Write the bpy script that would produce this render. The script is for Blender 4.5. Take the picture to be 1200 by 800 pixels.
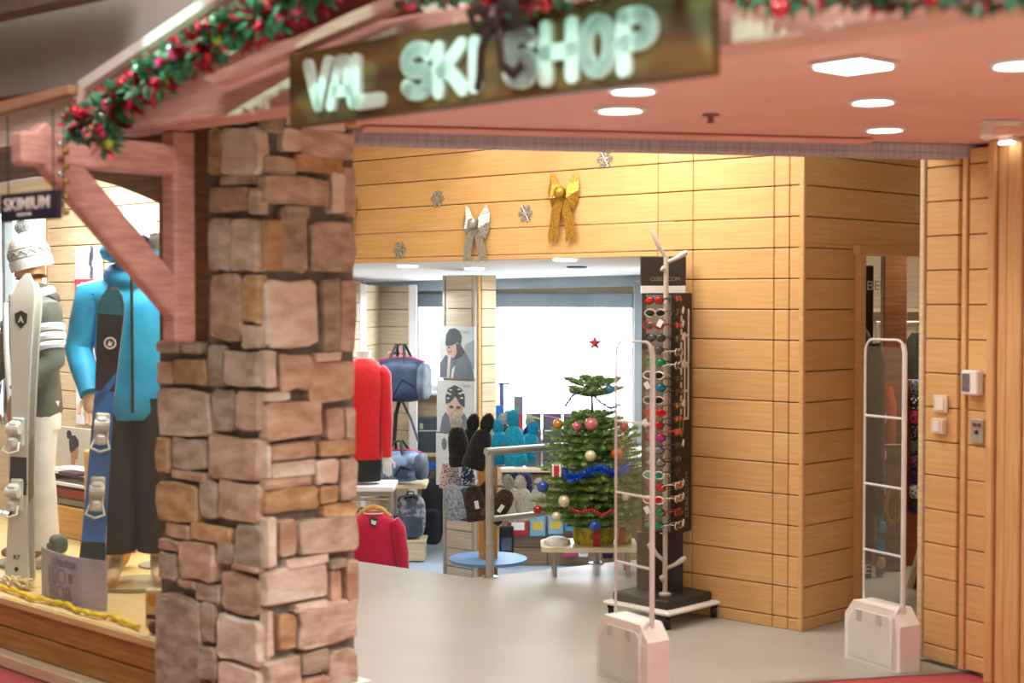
import bpy, bmesh, math, random
from mathutils import Vector, Matrix, Euler
random.seed(7)
R = random.Random(11)
for o in list(bpy.data.objects): bpy.data.objects.remove(o)
SC = bpy.context.scene
COL = SC.collection
# ------------------------------------------------------------------ camera
F, H = 1700.0, 1.8
TH = math.atan(50.0/F)
cd = bpy.data.cameras.new('camera'); cam = bpy.data.objects.new('camera', cd); COL.objects.link(cam)
cd.sensor_width = 36; cd.lens = F/1200*36
cam.location = (0, 0, H); cam.rotation_euler = (math.pi/2-TH, 0, 0)
cd.dof.use_dof = True; cd.dof.focus_distance = 9.6; cd.dof.aperture_fstop = 1.6
cd.clip_start = .05
SC.camera = cam
# ------------------------------------------------------------------ world, exposure, big lights
W = bpy.data.worlds.new('world'); SC.world = W; W.use_nodes = True
bg = W.node_tree.nodes['Background']; bg.inputs[0].default_value = (.90, .95, 1, 1); bg.inputs[1].default_value = 9.0
SC.view_settings.view_transform = 'Standard'; SC.view_settings.look = 'None'
SC.view_settings.gamma = 1; SC.view_settings.use_curve_mapping = False
SC.view_settings.exposure = 0.3

def area(name, loc, size, energy, col=(1, 1, 1), rot=(0, 0, 0), sy=None):
    l = bpy.data.lights.new(name, 'AREA'); l.energy = energy; l.color = col; l.size = size
    if sy: l.shape = 'RECTANGLE'; l.size_y = sy
    o = bpy.data.objects.new(name, l); o.location = loc; o.rotation_euler = rot; COL.objects.link(o); return o
def spot(name, loc, target, energy, col=(1, 1, 1), ang=60, blend=.6, r=.05):
    l = bpy.data.lights.new(name, 'SPOT'); l.energy = energy; l.color = col; l.spot_size = math.radians(ang); l.spot_blend = blend; l.shadow_soft_size = r
    o = bpy.data.objects.new(name, l); o.location = loc
    o.rotation_euler = (Vector(target)-Vector(loc)).to_track_quat('-Z', 'Y').to_euler(); COL.objects.link(o); return o
area('mall_ceiling_lamp', (2.6, .6, 4.3), 3.0, 400, (1, .94, .88))  # unseen area light, set to the right to brighten the pillar's right face
area('mall_ceiling_lamp_b', (-1.48, 3.6, 4.3), 1.6, 85, (1, .94, .9))  # area light added to lift the dim eaves and bracket
area('shop_ceiling_lamp', (.0, 7.7, 3.28), 2.2, 60, (1, .94, .86), sy=1.0)  # unseen area fill added to brighten the shop floor and walls
area('lower_room_lamp', (.75, 10.6, 1.93), 1.3, 34, (.95, .98, 1), sy=.8)
area('lower_room_lamp_b', (-1.05, 11.5, 1.86), .9, 26, (.95, .98, 1), sy=.9)
area('back_room_lamp', (3.1, 9.6, 2.6), .8, 30, (1, .88, .72))
area('display_lamp', (-2.45, 8.2, 2.68), 1.7, 62, (1, .97, .92), rot=(0, 0, math.radians(-43)), sy=.5)
area('display_lamp_b', (-1.85, 7.2, 2.68), 1.1, 34, (1, .97, .92), rot=(0, 0, math.radians(-43)), sy=.3)  # area light added towards the glass to brighten the blue-jacket mannequin

# ------------------------------------------------------------------ pixel helpers (1200x800 frame)
fw = Vector((0, math.cos(TH), -math.sin(TH))); up = Vector((0, math.sin(TH), math.cos(TH)))
CP = Vector((0, 0, H))
def ray(x, y): return fw + Vector(((x-600)/F, 0, 0)) + up*((400-y)/F)
def fl(x, y, z=0):
    d = ray(x, y); return CP + d*((z-H)/d.z)
def at(x, y, Y):
    d = ray(x, y); return CP + d*(Y/d.y)
def onpl(x, y, p, q, off=0):
    """hit of the pixel's ray with the vertical plane through p,q (moved off towards the camera)"""
    u = Vector((q[0]-p[0], q[1]-p[1], 0)).normalized(); n = Vector((u.y, -u.x, 0))
    pp = Vector((p[0], p[1], 0)) + n*off
    d = ray(x, y); return CP + d*((pp-CP).dot(n)/d.dot(n))
def col_on(px, p, d):
    """where the vertical plane through p along d crosses image column px -> (x,y)"""
    k = (px-600)/F
    t = (k*p[1]-p[0])/(d[0]-k*d[1]); return Vector((p[0]+d[0]*t, p[1]+d[1]*t, 0))

# ------------------------------------------------------------------ materials
def lin(c):
    if isinstance(c, str):
        c = c.lstrip('#'); c = [int(c[i:i+2], 16)/255 for i in (0, 2, 4)]
    return tuple((v/12.92 if v <= .04045 else ((v+.055)/1.055)**2.4) for v in c[:3]) + (1,)
MATS = {}
def mat(name, c1, c2=None, scale=6, st=(1, 1, 1), rough=.55, metal=0, bump=0, rnd=0, spec=.4, emit=0, sheen=0, lo=.35, hi=.65, detail=4, alpha=None, coat=0):
    if name in MATS: return MATS[name]
    m = bpy.data.materials.new(name); m.use_nodes = True; nt = m.node_tree; N = nt.nodes; L = nt.links
    b = N['Principled BSDF']
    c1 = lin(c1); c2 = lin(c2) if c2 else tuple(v*.82 for v in c1[:3])+(1,)
    tc = N.new('ShaderNodeTexCoord'); mp = N.new('ShaderNodeMapping'); L.new(tc.outputs['Object'], mp.inputs['Vector'])
    mp.inputs['Scale'].default_value = st
    oi = N.new('ShaderNodeObjectInfo')
    ml = N.new('ShaderNodeMath'); ml.operation = 'MULTIPLY'; ml.inputs[1].default_value = 37; L.new(oi.outputs['Random'], ml.inputs[0])
    L.new(ml.outputs[0], mp.inputs['Location'])
    nz = N.new('ShaderNodeTexNoise'); nz.inputs['Scale'].default_value = scale; nz.inputs['Detail'].default_value = detail
    L.new(mp.outputs[0], nz.inputs['Vector'])
    rp = N.new('ShaderNodeValToRGB'); rp.color_ramp.elements[0].position = lo; rp.color_ramp.elements[1].position = hi
    rp.color_ramp.elements[0].color = c2; rp.color_ramp.elements[1].color = c1
    L.new(nz.outputs[0], rp.inputs[0]); out = rp.outputs[0]
    if rnd:
        hs = N.new('ShaderNodeHueSaturation'); mr = N.new('ShaderNodeMapRange')
        mr.inputs['To Min'].default_value = 1-rnd; mr.inputs['To Max'].default_value = 1+rnd
        L.new(oi.outputs['Random'], mr.inputs['Value']); L.new(mr.outputs[0], hs.inputs['Value']); L.new(out, hs.inputs['Color']); out = hs.outputs[0]
    L.new(out, b.inputs['Base Color'])
    b.inputs['Roughness'].default_value = rough; b.inputs['Metallic'].default_value = metal
    b.inputs['Specular IOR Level'].default_value = spec
    if sheen: b.inputs['Sheen Weight'].default_value = sheen
    if coat: b.inputs['Coat Weight'].default_value = coat
    if emit: L.new(out, b.inputs['Emission Color']); b.inputs['Emission Strength'].default_value = emit
    if bump:
        bp = N.new('ShaderNodeBump'); bp.inputs['Strength'].default_value = bump; bp.inputs['Distance'].default_value = .01
        L.new(nz.outputs[0], bp.inputs['Height']); L.new(bp.outputs[0], b.inputs['Normal'])
    MATS[name] = m; return m
def glass(name, tint=(1, 1, 1), refl=.06, rough=.02):
    if name in MATS: return MATS[name]
    m = bpy.data.materials.new(name); m.use_nodes = True; nt = m.node_tree; N = nt.nodes; L = nt.links
    N.remove(N['Principled BSDF'])
    tr = N.new('ShaderNodeBsdfTransparent'); tr.inputs[0].default_value = (*tint, 1)
    gl = N.new('ShaderNodeBsdfGlossy'); gl.inputs['Roughness'].default_value = rough
    fr = N.new('ShaderNodeLayerWeight'); fr.inputs[0].default_value = .5      # Schlick reflectance, same on both faces of the sheet
    pw_ = N.new('ShaderNodeMath'); pw_.operation = 'POWER'; pw_.inputs[1].default_value = 5; L.new(fr.outputs['Facing'], pw_.inputs[0])
    fm = N.new('ShaderNodeMath'); fm.operation = 'MULTIPLY_ADD'; fm.inputs[1].default_value = .9; fm.inputs[2].default_value = refl*.6; L.new(pw_.outputs[0], fm.inputs[0])
    mx = N.new('ShaderNodeMixShader'); L.new(fm.outputs[0], mx.inputs[0]); L.new(tr.outputs[0], mx.inputs[1]); L.new(gl.outputs[0], mx.inputs[2])
    L.new(mx.outputs[0], N['Material Output'].inputs[0]); MATS[name] = m; return m
def dots(name, c1, c2, scale=40, rough=.8):
    """printed spot pattern"""
    if name in MATS: return MATS[name]
    m = bpy.data.materials.new(name); m.use_nodes = True; nt = m.node_tree; N = nt.nodes; L = nt.links; b = N['Principled BSDF']
    tc = N.new('ShaderNodeTexCoord'); vo = N.new('ShaderNodeTexVoronoi'); vo.inputs['Scale'].default_value = scale; L.new(tc.outputs['Object'], vo.inputs['Vector'])
    rp = N.new('ShaderNodeValToRGB'); rp.color_ramp.elements[0].position = .34; rp.color_ramp.elements[1].position = .42
    rp.color_ramp.elements[0].color = lin(c1); rp.color_ramp.elements[1].color = lin(c2)
    L.new(vo.outputs['Distance'], rp.inputs[0]); L.new(rp.outputs[0], b.inputs['Base Color']); b.inputs['Roughness'].default_value = rough
    MATS[name] = m; return m
wood = mat('honey_wood', '#e4bd86', '#d8a96c', 3.0, (1.2, 14, 26), .42, bump=.05, rnd=.05, lo=.3, hi=.75)
wood_dk = mat('brown_wood', '#8a5a34', '#6a4022', 3.0, (1.5, 12, 20), .5, bump=.08, rnd=.06)
wood_dark = mat('dark_joint', '#7a5430', '#684424', 8, rough=.9)
wood_gr = mat('greyed_wood', '#cfc5b2', '#b8ad9a', 3, (1.4, 14, 24), .5, bump=.05, rnd=.05)
grey_joint = mat('grey_joint', '#6d665c', '#5a544b', 8, rough=.9)
wood_pale = mat('pale_wood', '#e6d5b4', '#d6c09a', 3, (1.4, 14, 24), .5, bump=.05, rnd=.05)
pink_wood = mat('salmon_painted_timber', '#d8a59a', '#c08a80', 4, (2, 2, 14), .55, bump=.1)  # salmon base colour with light mottling
pink_beam = mat('salmon_painted_beam', '#dcaca0', '#cb978b', 4, (2, 14, 14), .55, bump=.08)  # slightly paler salmon base, mottling drawn out along the beam
coral = mat('coral_plaster', '#eebcb0', '#e8b2a6', 3, rough=.75)
stone_m = [mat('stone_%d' % i, a, b, s, (1, 1, 2.2), .85, bump=.9, rnd=.12, lo=.34, hi=.68, detail=10) for i, (a, b, s) in enumerate(
    [('#d6c8b6', '#a8967f', 9), ('#eae2d4', '#cbb9a4', 8), ('#d0b48a', '#a8875e', 10), ('#c4baaa', '#968872', 9), ('#d2b8a2', '#a98a70', 8)])]
mortar = mat('mortar', '#8d8680', '#6f6963', 14, rough=.95, bump=.8, detail=8)
floor_m = mat('floor_vinyl', '#b3b0a9', '#a19e96', 1.3, (1, 1, 1), .38, bump=.03, lo=.25, hi=.75, detail=6)
blue_carpet = mat('blue_grey_carpet', '#a8b8c8', '#94a6b8', 60, rough=.95)
carpet = mat('red_carpet', '#b0262e', '#981c25', 120, rough=.95, bump=.2, sheen=.3)
white_p = mat('white_paint', '#eceef0', '#e3e6e9', 4, rough=.6)
cool_white = mat('cool_white_ceiling', '#f2f6fa', '#eaf0f5', 4, rough=.7)
blue_grey = mat('blue_grey_paint', '#a9bccb', '#9cb0c0', 4, rough=.6)
taupe = mat('taupe_plaster', '#a49b96', '#989089', 2, rough=.8)
steel = mat('brushed_steel', '#b4b3b0', '#a6a5a1', 5, (1, 1, 6), .42, metal=.55)
track_m = mat('aluminium_track', '#cac8d2', '#b0aebb', 5, (14, 1, 1), .5, metal=.3)
chrome = mat('chrome', '#dfe0e2', '#d2d4d6', 5, rough=.15, metal=1)
black = mat('black_plastic', '#1d1b1b', '#151313', 9, rough=.45)
charcoal = mat('charcoal_panel', '#3a332c', '#2f2924', 5, rough=.5)
white_pl = mat('white_plastic', '#f0efec', '#e8e6e2', 5, rough=.4)
cream_m = mat('mannequin_cream', '#e6c9a2', '#dcbb92', 5, rough=.4)
gl_pane = glass('clear_pane')
gl_acr = glass('clear_acrylic', (.97, .98, .98), .12, .04)

# ------------------------------------------------------------------ mesh helpers
class MB:
    def __init__(s): s.v = []; s.f = []; s.mi = []; s.cur = 0
    def add(s, vs, fs):
        n = len(s.v); s.v += [tuple(v) for v in vs]
        for f in fs: s.f.append([i+n for i in f]); s.mi.append(s.cur)
        return s
    def box(s, c, d, rot=None, bev=0):
        hx, hy, hz = d[0]/2, d[1]/2, d[2]/2; c = Vector(c); vs = []; fs = []
        M = rot if rot is not None else Matrix.Identity(3)
        if bev <= 0:
            for x in (-1, 1):
                for y in (-1, 1):
                    for z in (-1, 1): vs.append(c + M @ Vector((x*hx, y*hy, z*hz)))
            fs = [(0, 1, 3, 2), (4, 6, 7, 5), (0, 4, 5, 1), (2, 3, 7, 6), (0, 2, 6, 4), (1, 5, 7, 3)]
        else:
            b = min(bev, hx*.9, hy*.9, hz*.9); ix = {}
            for x in (-1, 1):
                for y in (-1, 1):
                    for z in (-1, 1):
                        for a in range(3):
                            p = [x*(hx-b), y*(hy-b), z*(hz-b)]; p[a] = (x*hx, y*hy, z*hz)[a]
                            ix[x, y, z, a] = len(vs); vs.append(c + M @ Vector(p))
            for q in (-1, 1):
                fs.append([ix[q, -1, -1, 0], ix[q, 1, -1, 0], ix[q, 1, 1, 0], ix[q, -1, 1, 0]])
                fs.append([ix[-1, q, -1, 1], ix[1, q, -1, 1], ix[1, q, 1, 1], ix[-1, q, 1, 1]])
                fs.append([ix[-1, -1, q, 2], ix[1, -1, q, 2], ix[1, 1, q, 2], ix[-1, 1, q, 2]])
                for r in (-1, 1):
                    fs.append([ix[q, r, -1, 0], ix[q, r, 1, 0], ix[q, r, 1, 1], ix[q, r, -1, 1]])
                    fs.append([ix[q, -1, r, 0], ix[q, 1, r, 0], ix[q, 1, r, 2], ix[q, -1, r, 2]])
                    fs.append([ix[-1, q, r, 1], ix[1, q, r, 1], ix[1, q, r, 2], ix[-1, q, r, 2]])
                    for t in (-1, 1): fs.append([ix[q, r, t, 0], ix[q, r, t, 1], ix[q, r, t, 2]])
        return s.add(vs, fs)
    def tube(s, path, r, n=8, closed=False, flat=1.0, ref=None):
        P = [Vector(p) for p in path]; m = len(P)
        rs = r if isinstance(r, (list, tuple)) else [r]*m
        vs = []; prev = None
        for i in range(m):
            if closed: t = P[(i+1) % m]-P[i-1]
            else: t = P[min(i+1, m-1)]-P[max(i-1, 0)]
            t = t.normalized() if t.length > 1e-9 else Vector((0, 0, 1))
            if prev is None:
                a = Vector(ref) if ref else (Vector((0, 1, 0)) if abs(t.y) < .9 else Vector((1, 0, 0)))
            else: a = prev
            b = (a - t*a.dot(t)).normalized(); c = t.cross(b); prev = b
            for k in range(n):
                w = 2*math.pi*k/n; vs.append(P[i] + b*(math.cos(w)*rs[i]*flat) + c*(math.sin(w)*rs[i]))
        fs = []
        for i in range(m if closed else m-1):
            j = (i+1) % m
            for k in range(n): fs.append((i*n+k, i*n+(k+1) % n, j*n+(k+1) % n, j*n+k))
        if not closed: fs.append(list(range(n))[::-1]); fs.append([(m-1)*n+k for k in range(n)])
        return s.add(vs, fs)
    def cyl(s, a, b, r0, r1=None, n=16): return s.tube([a, b], [r0, r0 if r1 is None else r1], n)
    def lathe(s, prof, c=(0, 0, 0), n=20, M=None):
        c = Vector(c); vs = []; M = M or Matrix.Identity(3)
        for (r, z) in prof:
            for k in range(n):
                w = 2*math.pi*k/n; vs.append(c + M @ Vector((r*math.cos(w), r*math.sin(w), z)))
        m = len(prof); fs = []
        for i in range(m-1):
            for k in range(n): fs.append((i*n+k, i*n+(k+1) % n, (i+1)*n+(k+1) % n, (i+1)*n+k))
        fs.append(list(range(n))[::-1]); fs.append([(m-1)*n+k for k in range(n)])
        return s.add(vs, fs)
    def ell(s, c, r, nu=14, nv=9, M=None, e=1.0):
        """ellipsoid; e<1 makes it boxier"""
        c = Vector(c); M = M or Matrix.Identity(3); vs = []; fs = []
        def pw(v): return math.copysign(abs(v)**e, v)
        vs.append(c + M @ Vector((0, 0, -r[2])))
        for j in range(1, nv):
            p = -math.pi/2 + math.pi*j/nv
            for i in range(nu):
                w = 2*math.pi*i/nu
                vs.append(c + M @ Vector((r[0]*pw(math.cos(p))*pw(math.cos(w)), r[1]*pw(math.cos(p))*pw(math.sin(w)), r[2]*pw(math.sin(p)))))
        vs.append(c + M @ Vector((0, 0, r[2]))); T = len(vs)-1
        for i in range(nu): fs.append((0, 1+(i+1) % nu, 1+i))
        for j in range(nv-2):
            for i in range(nu):
                a = 1+j*nu; fs.append((a+i, a+(i+1) % nu, a+nu+(i+1) % nu, a+nu+i))
        a = 1+(nv-2)*nu
        for i in range(nu): fs.append((a+i, a+(i+1) % nu, T))
        return s.add(vs, fs)
    def prism(s, poly, y0, y1, M=None):
        """polygon in local x,z extruded from y0 to y1"""
        M = M or Matrix.Identity(4); n = len(poly)
        vs = [M @ Vector((p[0], y0, p[1])) for p in poly] + [M @ Vector((p[0], y1, p[1])) for p in poly]
        return s.add(vs, [list(range(n)), [n+k for k in range(n)][::-1]] + [(k, (k+1) % n, n+(k+1) % n, n+k) for k in range(n)])
    def hprism(s, poly, z0, z1):
        n = len(poly)
        vs = [(p[0], p[1], z0) for p in poly] + [(p[0], p[1], z1) for p in poly]
        return s.add(vs, [list(range(n)), [n+k for k in range(n)][::-1]] + [(k, (k+1) % n, n+(k+1) % n, n+k) for k in range(n)])
    def mesh(s, name, mats, smooth=False, fix=True):
        me = bpy.data.meshes.new(name); me.from_pydata(s.v, [], s.f)
        for m in (mats if isinstance(mats, (list, tuple)) else [mats]): me.materials.append(m)
        if isinstance(mats, (list, tuple)): me.polygons.foreach_set('material_index', s.mi)
        if fix:
            bm = bmesh.new(); bm.from_mesh(me); bmesh.ops.recalc_face_normals(bm, faces=bm.faces); bm.to_mesh(me); bm.free()
        if smooth:
            me.polygons.foreach_set('use_smooth', [True]*len(me.polygons))
            try: me.set_sharp_from_angle(angle=math.radians(50))
            except Exception: pass
        return me
    def build(s, name, m, parent=None, smooth=False, loc=None, rz=0, fix=True, rot=None):
        return link(name, s.mesh(name, m, smooth, fix), parent, loc, rz, rot)
def link(name, me, parent=None, loc=None, rz=0, rot=None):
    o = bpy.data.objects.new(name, me); COL.objects.link(o)
    if parent: o.parent = parent
    if loc is not None: o.location = loc
    o.rotation_euler = rot if rot is not None else (0, 0, rz)
    return o
def tag(o, label, cat, group=None, kind=None):
    if label: o['label'] = label
    if cat: o['category'] = cat
    if group: o['group'] = group
    if kind: o['kind'] = kind
    return o
def thing(name, label, cat, loc=(0, 0, 0), rz=0, group=None, rot=None):
    o = bpy.data.objects.new(name, None); COL.objects.link(o); o.location = loc
    o.rotation_euler = rot if rot is not None else (0, 0, rz); o.empty_display_size = .05
    return tag(o, label, cat, group)
def struct(o, label=None, cat=None): o['kind'] = 'structure'; return tag(o, label, cat)
def copy_tree(o, parent=None):
    c = o.copy(); COL.objects.link(c); c.parent = parent
    for ch in list(o.children): copy_tree(ch, c)
    return c
def B(c, d, bev=0, rot=None): return MB().box(c, d, rot, bev)
def ang(p, q): return math.atan2(q[1]-p[1], q[0]-p[0])
def text_mesh(txt, size, ext=.001, off=0, align='CENTER', m=None, name='lettering'):
    """flat lettering in local x,z, facing -y"""
    cu = bpy.data.curves.new(name, 'FONT'); cu.body = txt; cu.size = size; cu.extrude = ext; cu.offset = off; cu.align_x = align; cu.align_y = 'CENTER'; cu.resolution_u = 3
    o = bpy.data.objects.new('t', cu); COL.objects.link(o)
    dg = bpy.context.evaluated_depsgraph_get(); dg.update()
    me = bpy.data.meshes.new_from_object(o.evaluated_get(dg)); bpy.data.objects.remove(o)
    me.transform(Matrix.Rotation(math.pi/2, 4, 'X')); me.materials.clear()
    if m: me.materials.append(m)
    me.name = name; return me
def skin(verts, edges, rad, sub=2, root=0, m=None, name='body'):
    me = bpy.data.meshes.new(name); me.from_pydata([tuple(v) for v in verts], edges, [])
    o = bpy.data.objects.new('s', me); COL.objects.link(o)
    sk = o.modifiers.new('s', 'SKIN'); sk.use_smooth_shade = True
    ss = o.modifiers.new('u', 'SUBSURF'); ss.levels = sub; ss.render_levels = sub
    for i, r in enumerate(rad):
        sv = me.skin_vertices[0].data[i]; sv.radius = r if isinstance(r, tuple) else (r, r); sv.use_root = (i == root)
    dg = bpy.context.evaluated_depsgraph_get(); dg.update()
    out = bpy.data.meshes.new_from_object(o.evaluated_get(dg)); bpy.data.objects.remove(o)
    out.materials.clear()
    if m: out.materials.append(m)
    out.polygons.foreach_set('use_smooth', [True]*len(out.polygons)); out.name = name; return out
def wall_planks(name, p0, p1, rects, ph, zg, pm, jm, th=.10, gap=.005, splits=(), label=None, parent=None):
    """p0 left end, p1 right end on the ground; rects (u0,u1,z0,z1) are clad with boards in rows of ph aligned to zg"""
    p0 = Vector(p0); p1 = Vector(p1); a = ang(p0, p1); mb = MB()
    for (u0, u1, z0, z1) in rects: mb.box(((u0+u1)/2, th/2+.012, (z0+z1)/2), (u1-u0, th, z1-z0))
    w = mb.build(name, jm, None, loc=(p0.x, p0.y, 0), rz=a); struct(w, label)
    for (u0, u1, z0, z1) in rects:
        us = [u0] + [u for u in splits if u0 < u < u1] + [u1]
        k = math.floor((z0-zg)/ph)
        while zg+k*ph < z1-.004:
            a0 = max(z0, zg+k*ph+gap/2); a1 = min(z1, zg+(k+1)*ph-gap/2); k += 1
            if a1-a0 < .012: continue
            for i in range(len(us)-1):
                c = ((us[i]+us[i+1])/2, 0, (a0+a1)/2); d = (us[i+1]-us[i]-gap*.8, .026, a1-a0)
                B((0, 0, 0), d, .004).build('plank', pm, w, loc=c)
    return w

# ================================================================== LAYOUT LINES
ZG = 2.244; PH = .1676
CA = fl(937, 739); CA.z = 0
dA = Vector((-2000/F, 1, 0)).normalized()
dB = Vector((1780/F, 1, 0)).normalized()
def A(px): return col_on(px, CA, dA)
def Bp(px): return col_on(px, CA, dB)
ZLC = 2.045     # height of the low rear ceiling at the fascia
ZLOW = -.42     # floor of the lower room
SOF = 2.535      # soffit over the entrance
PL = Vector((col_on(418, (0, 6.35), (1, 0)).x, 6.35, 0)); PR = fl(1127, 785); PR.z = 0
dF = Vector((1.076, -1, 0)).normalized(); nF = Vector((dF.y, -dF.x, 0))   # frontage: to the right / towards the camera
# lower back wall
KL = Vector((at(395, 350, 13.9).x, 13.9, 0)); KR = Vector((at(775, 350, 12.3).x, 12.3, 0)); dK = (KR-KL).normalized()
def K(px): return col_on(px, KL, dK)

# ------------------------------------------------------------------ floors
e1 = fl(400, 654.5); e2 = fl(554, 677); e3 = fl(694, 661); e3b = fl(790, 651)
RW0 = fl(1077, 772.5); RW1 = fl(1123.6, 785.6); dRW = (RW1-RW0).normalized()
RWE = RW1 + dRW*11.5
TLX = PL + (PL-PR).normalized()*1.6
thr_l = TLX; dTR0 = (PR-PL).normalized(); thr_r = PR + (PR-PL).normalized()*.05
MB().hprism([(PL.x-.35, PL.y-.08), (thr_r.x, thr_r.y), (4.6, 7.2), (4.6, 12.0), (e3b.x, e3b.y), (e3.x, e3.y), (e2.x, e2.y), (e1.x, e1.y), (-1.75, e1.y-.1), (-1.7, 8.3)], -.44, 0).build('floor', floor_m)['kind'] = 'structure'
o = MB().hprism([(-2.2, 9.0), (1.9, 9.0), (2.0, 14.3), (-2.6, 14.3)], -.55, ZLOW).build('floor_lower', blue_carpet); struct(o)
wl0 = fl(0, 771); wq = col_on(225, wl0, dF)
o = MB().hprism([(-4.8, -5), (5.2, -5), (5.2, 7.9), (thr_r.x, thr_r.y-.004), (PL.x-.35, PL.y-.084), (-1.7, 8.3), (wq.x, wq.y+.3), (-4.8, 9.6)], -.44, -.02).build('floor_mall', mat('beige_stone_tile', '#c9c0b2', '#b9afa0', 2, rough=.4)); struct(o)
cw = nF*1.5
cp_ = [Vector((-4.8, 9.3, 0)), wl0+dF*.9, PL-dTR0*.35-Vector((0, .02, 0)), thr_r-Vector((0, .004, 0)), thr_r+Vector((.3, -1.6, 0)), PL+Vector((.1, -1.8, 0)), wl0+dF*1.3+cw, Vector((-4.8, 7.0, 0))]
o = MB().hprism([(p.x, p.y) for p in cp_], -.02, -.003).build('floor_carpet', carpet); struct(o)
# metal threshold strip
p = PL.lerp(PR, .5); o = B((0, 0, .0015), ((PR-PL).length+.1, .05, .007)).build('trim_1', steel, loc=p - Vector((0, .02, 0)), rz=ang(PL, PR)); struct(o)

# ------------------------------------------------------------------ plank walls of the shop
a_l, a_r = A(372), CA
U = lambda px: (A(px)-a_l).length
Lw = (a_r-a_l).length
wall_planks('wall_back', a_l, a_r, [(0, U(772), ZLC, 3.3), (U(772), Lw, 0, 3.3)], PH, ZG, wood, wood_dark, splits=[U(813), U(908), U(926)])
o = B((0, 0, 1.65), (.03, .03, 3.3), .005).build('trim_2', wood, loc=(CA.x+.004, CA.y-.012, 0), rz=ang(a_l, a_r)); struct(o)
b_e = Bp(1150); UB = lambda px: (Bp(px)-CA).length; LB = (b_e-CA).length
DH = at(1003, 298, Bp(1003).y).z
wall_planks('wall_right', CA + dB*.02, b_e, [(0, UB(998), 0, DH+.05), (0, LB, DH+.05, 3.3)], PH, ZG, wood, wood_dark)
# doorway casing
dj = MB(); t0 = UB(998); t1 = t0+.98
dj.box((t0+.02, .03, DH/2), (.05, .16, DH)); dj.box((t1, .03, DH/2), (.05, .16, DH)); dj.box(((t0+t1)/2, .03, DH+.025), (t1-t0+.05, .16, .05))
o = dj.build('door_1', wood, loc=CA+dB*.02, rz=ang(CA, b_e)); struct(o)

# ------------------------------------------------------------------ folded door leaves at the right
LL = (RW1-RW0).length
def leaf(p, q, name, m=wood, edge=None):
    L_ = (q-p).length
    w = wall_planks(name, p, q, [(.035, L_-.012, .02, SOF-.02)], PH, ZG+.03, m, wood_dark, th=.04)
    B((.016, .012, SOF/2), (.03, .07, SOF-.03), .004).build('stile', edge or m, w)
    return w
leaf(RW0, RW1, 'door_2', edge=wood_pale)
RW1b = RW1 + dRW*.012; RW2 = onpl(1168, 350, RW0, RW1); RW2.z = 0
leaf(RW1b, RW2, 'door_3')
# jamb and side wall of the mall on the right
jm_ = MB(); u = RW2
for i, (w_, t_) in enumerate(((.05, .05), (.06, .02), (.09, .04), (.16, .025))):
    c = u + dRW*(w_/2); jm_.box((c.x-u.x if 0 else c.x, c.y, SOF/2), (w_-.004, .10+t_, SOF), Matrix.Rotation(ang(RW0, RW1), 3, 'Z'), .006); u = u + dRW*w_
o = jm_.build('trim_3', mat('honey_jamb', '#dcb27c', '#d0a066', 3, (18, 18, 1.2), .4, bump=.04)); struct(o)
u0 = u; o = B(((RWE-u0).length/2, .06, 2.3), ((RWE-u0).length, .12, 4.6)).build('wall_right_mall', wood, loc=u0, rz=ang(RW0, RW1)); struct(o)

# ------------------------------------------------------------------ ceilings
o = MB().hprism([(-2.2, 6.3), (4.7, 6.6), (4.7, 14.5), (-2.5, 14.5)], 3.3, 3.4).build('ceiling', white_p); struct(o)
def lc(px, py, base): q = base(px); return at(px, py, q.y)
f1 = A(380); f2 = A(790); k1 = K(395); k2 = K(775)
z1 = at(420, 333.0, K(420).y).z; z2 = at(740, 323.5, K(740).y).z
mb = MB(); vs = [(f1.x, f1.y, ZLC), (f2.x, f2.y, ZLC), (k2.x, k2.y, z2), (k1.x, k1.y, z1)]
vs += [(x, y, z+.25) for x, y, z in vs]
mb.add(vs, [(0, 1, 2, 3), (4, 5, 6, 7), (0, 1, 5, 4), (1, 2, 6, 5), (2, 3, 7, 6), (3, 0, 4, 7)])
o = mb.build('ceiling_lower', cool_white); struct(o)
dTR = (PR-PL).normalized()
# soffit over the entrance with metal door track
bm0 = at(860, 54, .66*F/296)
def FR(s, off=0, z=0): q = bm0 + dF*s + nF*off; return Vector((q.x, q.y, z))
sR = 3.2; sL = -1.95
q1 = FR(sL, -.16); q2 = FR(sR, -.16)
t1_ = PL - dTR*.5; t2_ = PR + dTR*.9
o = MB().hprism([(q1.x, q1.y), (q2.x, q2.y), (t2_.x+1.5, t2_.y-.2), (t2_.x, t2_.y), (t1_.x, t1_.y)], SOF, SOF+.1).build('ceiling_entrance', coral); struct(o)
ang_t = ang(PL, PR); Lt = (PR-PL).length
tr = MB(); mid = PL.lerp(PR, .5)
Rt = Matrix.Rotation(ang_t, 3, 'Z')
tr.box((mid.x, mid.y, SOF-.022), (Lt+.5, .11, .045), Rt, .006); tr.box((mid.x, mid.y-.045, SOF-.055), (Lt+.5, .02, .024), Rt, .004); tr.box((mid.x, mid.y+.045, SOF-.055), (Lt+.5, .02, .024), Rt, .004)
o = tr.build('trim_4', track_m); struct(o)
lg = B((mid.x-.25, mid.y-.22, SOF-.012), (Lt-.6, .12, .016), .006, Rt).build('trim_5', coral); struct(lg)
o = MB().hprism([(t1_.x, t1_.y+.06), (t2_.x, t2_.y+.06), (t2_.x, t2_.y+.14), (t1_.x, t1_.y+.14)], SOF-.02, 3.4).build('wall_header', white_p); struct(o)

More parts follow.
